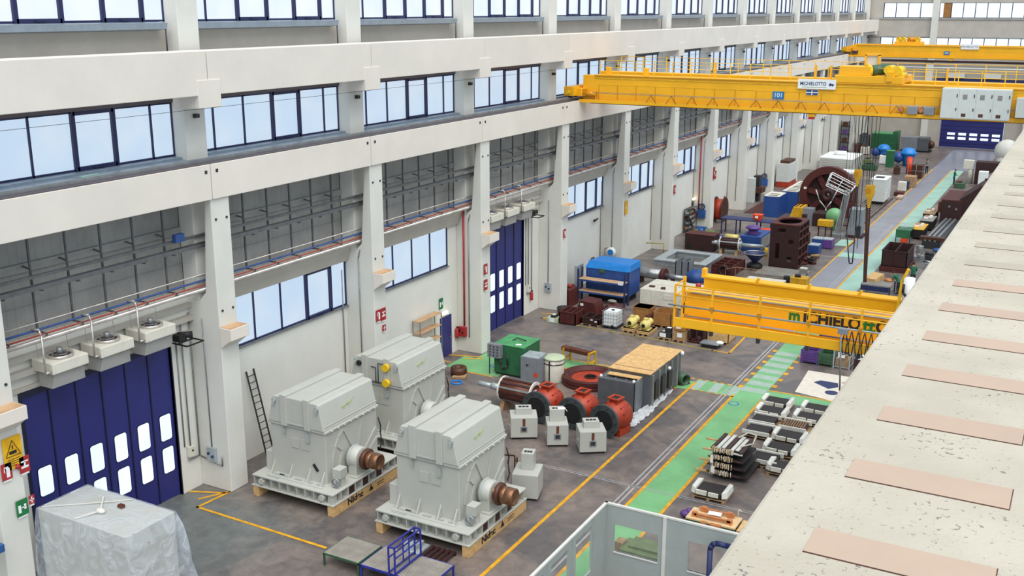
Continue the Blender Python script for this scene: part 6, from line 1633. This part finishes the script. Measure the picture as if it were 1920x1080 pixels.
t = thing('hose_reel','round hose reel with blue hub on the column right of the blue housing','hose reel',(-6.9,49.75,1.9)); part(t,'reel',M().lathe([(.0,-.12),(.35,-.12),(.35,.1),(.0,.1)],(0,-.1,0),(0,1,0),22),'white'); part(t,'hub',M().tube((0,-.26,0),(0,-.2,0),.22,18),'blue_bright'); part(t,'stand',M().path([(-.5,-.1,-1.2),(-.5,-.1,.2),(-.3,-.1,.3)],.04,6),'pipe_grey')
t = thing('blue_bin','dark blue bin standing under the blue hose reel','bin',(-6.6,49.2,0)); part(t,'body',M().box(-.4,-.4,0,.4,.35,1.0),'blue_dark',.02)
solo('brown_board','dark brown board leaning on the wall left of the blue hose reel','board',M().bar((.25,0,0),(-.1,0,1.7),.5,.05),'rust_dark',(-7.6,48.2,0))
t = thing('wall_panel_box','cream electrical cabinet on the wall past the blue hose reel','electrical box',(-7.7,53.5,1.9)); part(t,'housing',M().box(-.1,-.35,-.5,.2,.35,.5),'cream',.02); part(t,'cable_tail',M().path([(.05,-.1,-.5),(.05,-.1,-1.2),(.1,.1,-1.7)],.05,6),'dark_metal')
t = thing('water_tap_stand','yellow-grey pipe stand at the foot of the wall past the blue hose reel','pipe stand',(-6.6,58.0,0)); part(t,'pipe',M().path([(-.9,0,.9),(.6,0,1.0),(.6,0,.0)],.04,8),'line_dull'); part(t,'foot',M().box(.5,-.1,0,.7,.1,.04),'dark_metal')
solo('wall_lever','small dark bracket sticking out of the wall between the fifth and sixth columns','bracket',M().bar((0,0,0),(.1,-.9,-.05),.08).bar((.1,-.9,-.05),(.2,-1.0,.1),.1),'dark',(-7.72,49.0,4.4))
# ================================================================ RIGHT HAND SIDE
t = openbox('large dark brown open steel box beside the pale green walkway',9.95,61.3,11.75,64.6,1.2,'brown_dark',1,.4)
part(t,'base_band',M().box(-1.0,-1.75,-.4,1.0,1.7,0),'brown_primer',.02)
t = thing('tool_bench','low tool bench with orange paper, in front of the brown open box','bench',(11.0,54.2,0)); part(t,'top',M().box(-1.0,-.9,.8,.95,1.4,.86),'grey_sheet'); part(t,'drawer_front',M().box(-.9,-.92,.45,.85,-.9,.78),'blue_dark')
for x in (-.95,.9):
    for y in (-.85,1.3): part(t,'leg',M().box(x-.04,y-.04,0,x+.04,y+.04,.8),'dark_metal')
solo('wooden_pattern','orange-yellow wooden pattern with tapered end lying on the tool bench','pattern',M().add([(-.8,-.3,0),(.0,-.5,0),(.4,.6,0),(-.4,.9,0),(-.8,-.3,.2),(.0,-.5,.2),(.4,.6,.4),(-.4,.9,.4)],[(0,3,2,1),(4,5,6,7),(0,1,5,4),(1,2,6,5),(2,3,7,6),(3,0,4,7)]),'wood',(10.8,54.6,.86))
solo('brass_coil','small brass coloured coil on the tool bench','coil',M().lathe([(.1,0),(.28,0),(.28,.16),(.1,.16)],n=18,closed=True),'copper',(11.55,54.9,.86))
t = thing('green_bench','green workbench with red tray beside the walkway past the brown box','bench',(9.75,73.2,0)); part(t,'top',M().box(-.6,-.8,1.0,.6,.9,1.06),'green_machine'); part(t,'cabinet',M().box(-.55,-.85,.4,.55,-.75,1.0),'green_machine'); part(t,'red_tray',M().box(-.15,-.9,.02,.35,-.4,.36),'orange')
for x in (-.55,.55): part(t,'leg',M().box(x-.04,-.8,0,x+.04,-.72,1.0),'dark_metal')
solo('acrylic_case','small clear case standing on the green workbench','case',M().box(-.25,-.2,0,.25,.2,.5),'plastic_film',(9.6,73.4,1.06))
t = thing('lathe_bed','long grey lathe bed with two slide rails beside the work trolleys','lathe',(12.3,76.2,0),-.03)
part(t,'bed',M().box(-.7,-5.2,0,.7,5.5,.62),'dark_metal',.02)
for x in (-.45,-.1,.3): part(t,'slide_rail',M().box(x-.09,-5.2,.62,x+.09,5.5,.72),'steel')
part(t,'carriage',M().box(-.9,-5.2,.7,1.0,-4.6,.95),'rust_dark',.02)
for i,(x,y,lb) in enumerate(((10.6,75.6,'work trolley with yellow top tray nearest the green bench'),(10.75,79.8,'black work trolley loaded with white parts, middle one of the row'),(10.45,83.4,'work trolley with cardboard parts at the far end of the row'))):
    t = thing('work_trolley',lb,'trolley',(x,y,0)); part(t,'body',M().box(-.5,-1.4,.15,.5,1.4,.85),'dark',.02); part(t,'top_tray',M().box(-.52,-1.42,.85,.52,1.42,.9),['yellow_box','grey_sheet','pallet_wood'][i])
    for k in range(4): part(t,'loose_part',M().ob((-.2+.3*(k%2),-.3+k*.35,.98),(.35,.25,.14),k*.5),['white','cream','copper','white'][k])
    for sx in (-1,1):
        for sy in (-1,1): part(t,'castor',M().tube((sx*.4-.03,sy*1.2,.08),(sx*.4+.03,sy*1.2,.08),.08,8),'dark_metal')
for i,(x,y,k) in enumerate(((12.6,67.0,0),(12.0,65.6,1),(13.4,68.8,0),(12.9,63.6,1),(11.6,68.9,1),(13.6,66.2,0),(13.2,64.9,0))):
    m = [M().box(-.4,-.4,0,.4,.4,.35).tube((-.3,0,.45),(.3,0,.45),.14,10),M().ob((0,0,.25),(.9,.3,.5),.4).tube((0,-.3,.55),(0,.3,.55),.1,8)][k]
    solo('machine_fitting',['dark machine fitting on the floor right of the brown open box','grey machine fitting on the floor right of the brown open box'][k],'fitting',m,['dark_metal','steel'][k],(x,y,0),i*.4,['dark fittings right of the brown box','grey fittings right of the brown box'][k])
solo('blue_disc','dark blue round disc lying among the grey fittings','disc',M().lathe([(.2,0),(.45,0),(.45,.2),(.2,.2)],n=20,closed=True),'blue_paint',(12.9,70.3,0))
t = thing('portal_casting','big dark brown bridge-shaped casting beside the walkway','casting',(12.8,84.5,0))
part(t,'near_block',M().box(-1.4,-2.4,0,.4,2.5,2.2),'brown_dark',.03); part(t,'top_plate',M().box(-1.4,-2.4,2.2,.3,3.5,2.3),'brown_primer'); part(t,'ramp',M().prism([(.0,0),(.5,0),(2.2,2.2),(5.0,2.2),(5.0,3.6),(1.6,3.6),(.0,2.3)],'y',-2.2,2.6),'brown_dark',.03)
part(t,'upper_rib',M().box(1.6,-2.2,3.6,5.0,-2.0,3.75).box(1.6,2.4,3.6,5.0,2.6,3.75).box(2.6,-2.2,3.6,2.75,2.6,3.75),'brown_primer'); part(t,'side_bracket',M().box(-1.7,-2.0,1.0,-1.4,1.8,2.0),'copper_dark',.03); part(t,'bolt_pair',M().tube((-.7,-2.45,1.7),(-.7,-2.4,1.7),.1,8).tube((-.1,-2.45,1.5),(-.1,-2.4,1.5),.1,8),'steel')
t = thing('arch_casting','far dark brown casting with an arched opening','casting',(14.0,108.6,0)); part(t,'body',M().prism([(-2.3,0),(-1.6,0)]+[(-.1+1.5*math.cos(PI-i*PI/10),1.5*math.sin(PI-i*PI/10)) for i in range(11)]+[(2.4,0),(2.4,2.5),(-2.3,2.5)],'y',-.6,1.0),'brown_dark',.03)
t = thing('white_column_machine','pale vertical cylinder machine before the arched casting','machine',(11.1,108.6,0)); part(t,'cylinder',M().tube((.1,0,0),(.1,0,2.2),.28,16),'cream'); part(t,'arm',M().box(-.7,-.3,1.6,.4,.3,2.6),'cream',.03)
t = thing('white_cabinet','white square cabinet in front of the arched casting','cabinet',(12.7,106.6,0)); part(t,'body',M().box(-.45,-.5,0,.5,.5,1.7),'white',.02)
solo('tarp_cover','pale blue-white wrapped object at the far right before the end door','cover',M().ball((0,0,1.9),1.3,16,(1.1,1,1.1)).tube((0,0,0),(0,0,1.2),1.1,14),'coil_white',(13.6,125,0))
t = thing('small_engine','low dark machine in front of the far worker','machine',(10.6,104.8,0)); part(t,'body',M().box(-.5,-.8,0,.5,.8,.55),'green_dark',.03); part(t,'brown_top',M().ob((-.1,.2,.62),(.6,.5,.15)),'copper_dark')
# ================================================================ PEOPLE
def person(label, loc, rz, lean=0.0, shirt='shirt_green', kneel=False):
    t = thing('person', label, 'person', loc, rz)
    me = bpy.data.meshes.new('body')
    L = lean; dy = math.sin(L); dz = math.cos(L)
    hip = Vector((0,0,.92)); 
    ch = hip+Vector((0,dy*.42,dz*.42)); nk = hip+Vector((0,dy*.58,dz*.58)); hd = hip+Vector((0,dy*.70+.02,dz*.70)); tp = hip+Vector((0,dy*.80+.02,dz*.82))
    V = [hip, hip+Vector((0,dy*.2,dz*.2)), ch, nk, hd, tp]
    E_ = [(0,1),(1,2),(2,3),(3,4),(4,5)]; R = [.15,.13,.16,.06,.095,.07]
    for s_ in (-1,1):
        b = len(V); V += [hip+Vector((s_*.1,0,-.06)), Vector((s_*.12,.04,.48)), Vector((s_*.13,0,.08)), Vector((s_*.14,.14,.04))]; R += [.10,.07,.05,.045]
        E_ += [(0,b),(b,b+1),(b+1,b+2),(b+2,b+3)]
        b = len(V); V += [ch+Vector((s_*.19,0,.06)), ch+Vector((s_*.26,.05+dy*.1,-.2)), ch+Vector((s_*.2,.26,-.32)), ch+Vector((s_*.19,.34,-.33))]; R += [.065,.045,.036,.035]
        E_ += [(2,b),(b,b+1),(b+1,b+2),(b+2,b+3)]
        for q in range(5):
            f = len(V); off = (q-2)*.02
            V += [ch+Vector((s_*.19+off,.38,-.33)), ch+Vector((s_*.19+off*1.2,.42 - (.02 if q in (0,4) else 0),-.35))]; R += [.010,.008]
            E_ += [(b+3,f),(f,f+1)]
    me.from_pydata([tuple(v) for v in V], E_, [])
    o = link('body', me); o.parent = t
    sk = o.modifiers.new('skin','SKIN')
    for i, r in enumerate(R): me.skin_vertices[0].data[i].radius = (r, r*(.75 if i < 3 else 1))
    me.skin_vertices[0].data[0].use_root = True
    o.modifiers.new('sub','SUBSURF').levels = 1
    dg = bpy.context.evaluated_depsgraph_get(); m2 = bpy.data.meshes.new_from_object(o.evaluated_get(dg))
    bpy.data.objects.remove(o)
    m2.materials.clear()
    for mm in (shirt,'trousers','skin','dark'): m2.materials.append(MATS[mm])
    for p in m2.polygons:
        c = p.center; p.use_smooth = True
        arm = abs(c.x) > .13 and c.z > .55
        if (c-hd).length < .16 or (c-nk).length < .05 or (c.y > ch.y+.22 and c.z < ch.z): p.material_index = 2
        elif c.z < .1: p.material_index = 3
        elif c.z < .93 and not (arm and c.y > .15): p.material_index = 1
        else: p.material_index = 0
    o = link('body', m2); o.parent = t
    hc = hd+Vector((0,-.015,.035))
    part(t,'hair',M().ball(tuple(hc),.108,14,(.95,1,.9)),'hair')
    face = M()
    f0 = hd+Vector((0,.09,.0))
    face.ob(tuple(f0+Vector((0,.015,-.01))),(.025,.035,.04))
    for s_ in (-1,1): face.ob(tuple(hd+Vector((s_*.1,.0,.0))),(.02,.04,.06))
    part(t,'nose_and_ears',face,'skin')
    part(t,'eyes',M().ball(tuple(f0+Vector((-.035,.0,.02))),.012,6).ball(tuple(f0+Vector((.035,.0,.02))),.012,6),'dark'); part(t,'mouth',M().ob(tuple(f0+Vector((0,-.005,-.045))),(.045,.01,.01)),'red_oxide')
    return t
person('person in dark green shirt leaning over the tool bench, left of the white crane cabinet', (12.25,54.9,0), 1.2, .75)
person('person in dark green shirt standing right of the brown open box', (12.75,57.6,0), .4, .15)
person('person in green shirt standing by the walkway far down the hall', (9.75,106.6,0), -1.2, .1)
person('person in grey clothes walking down the grey lane near the end door', (5.95,113.6,0), 2.6, .05, 'grey_sheet')
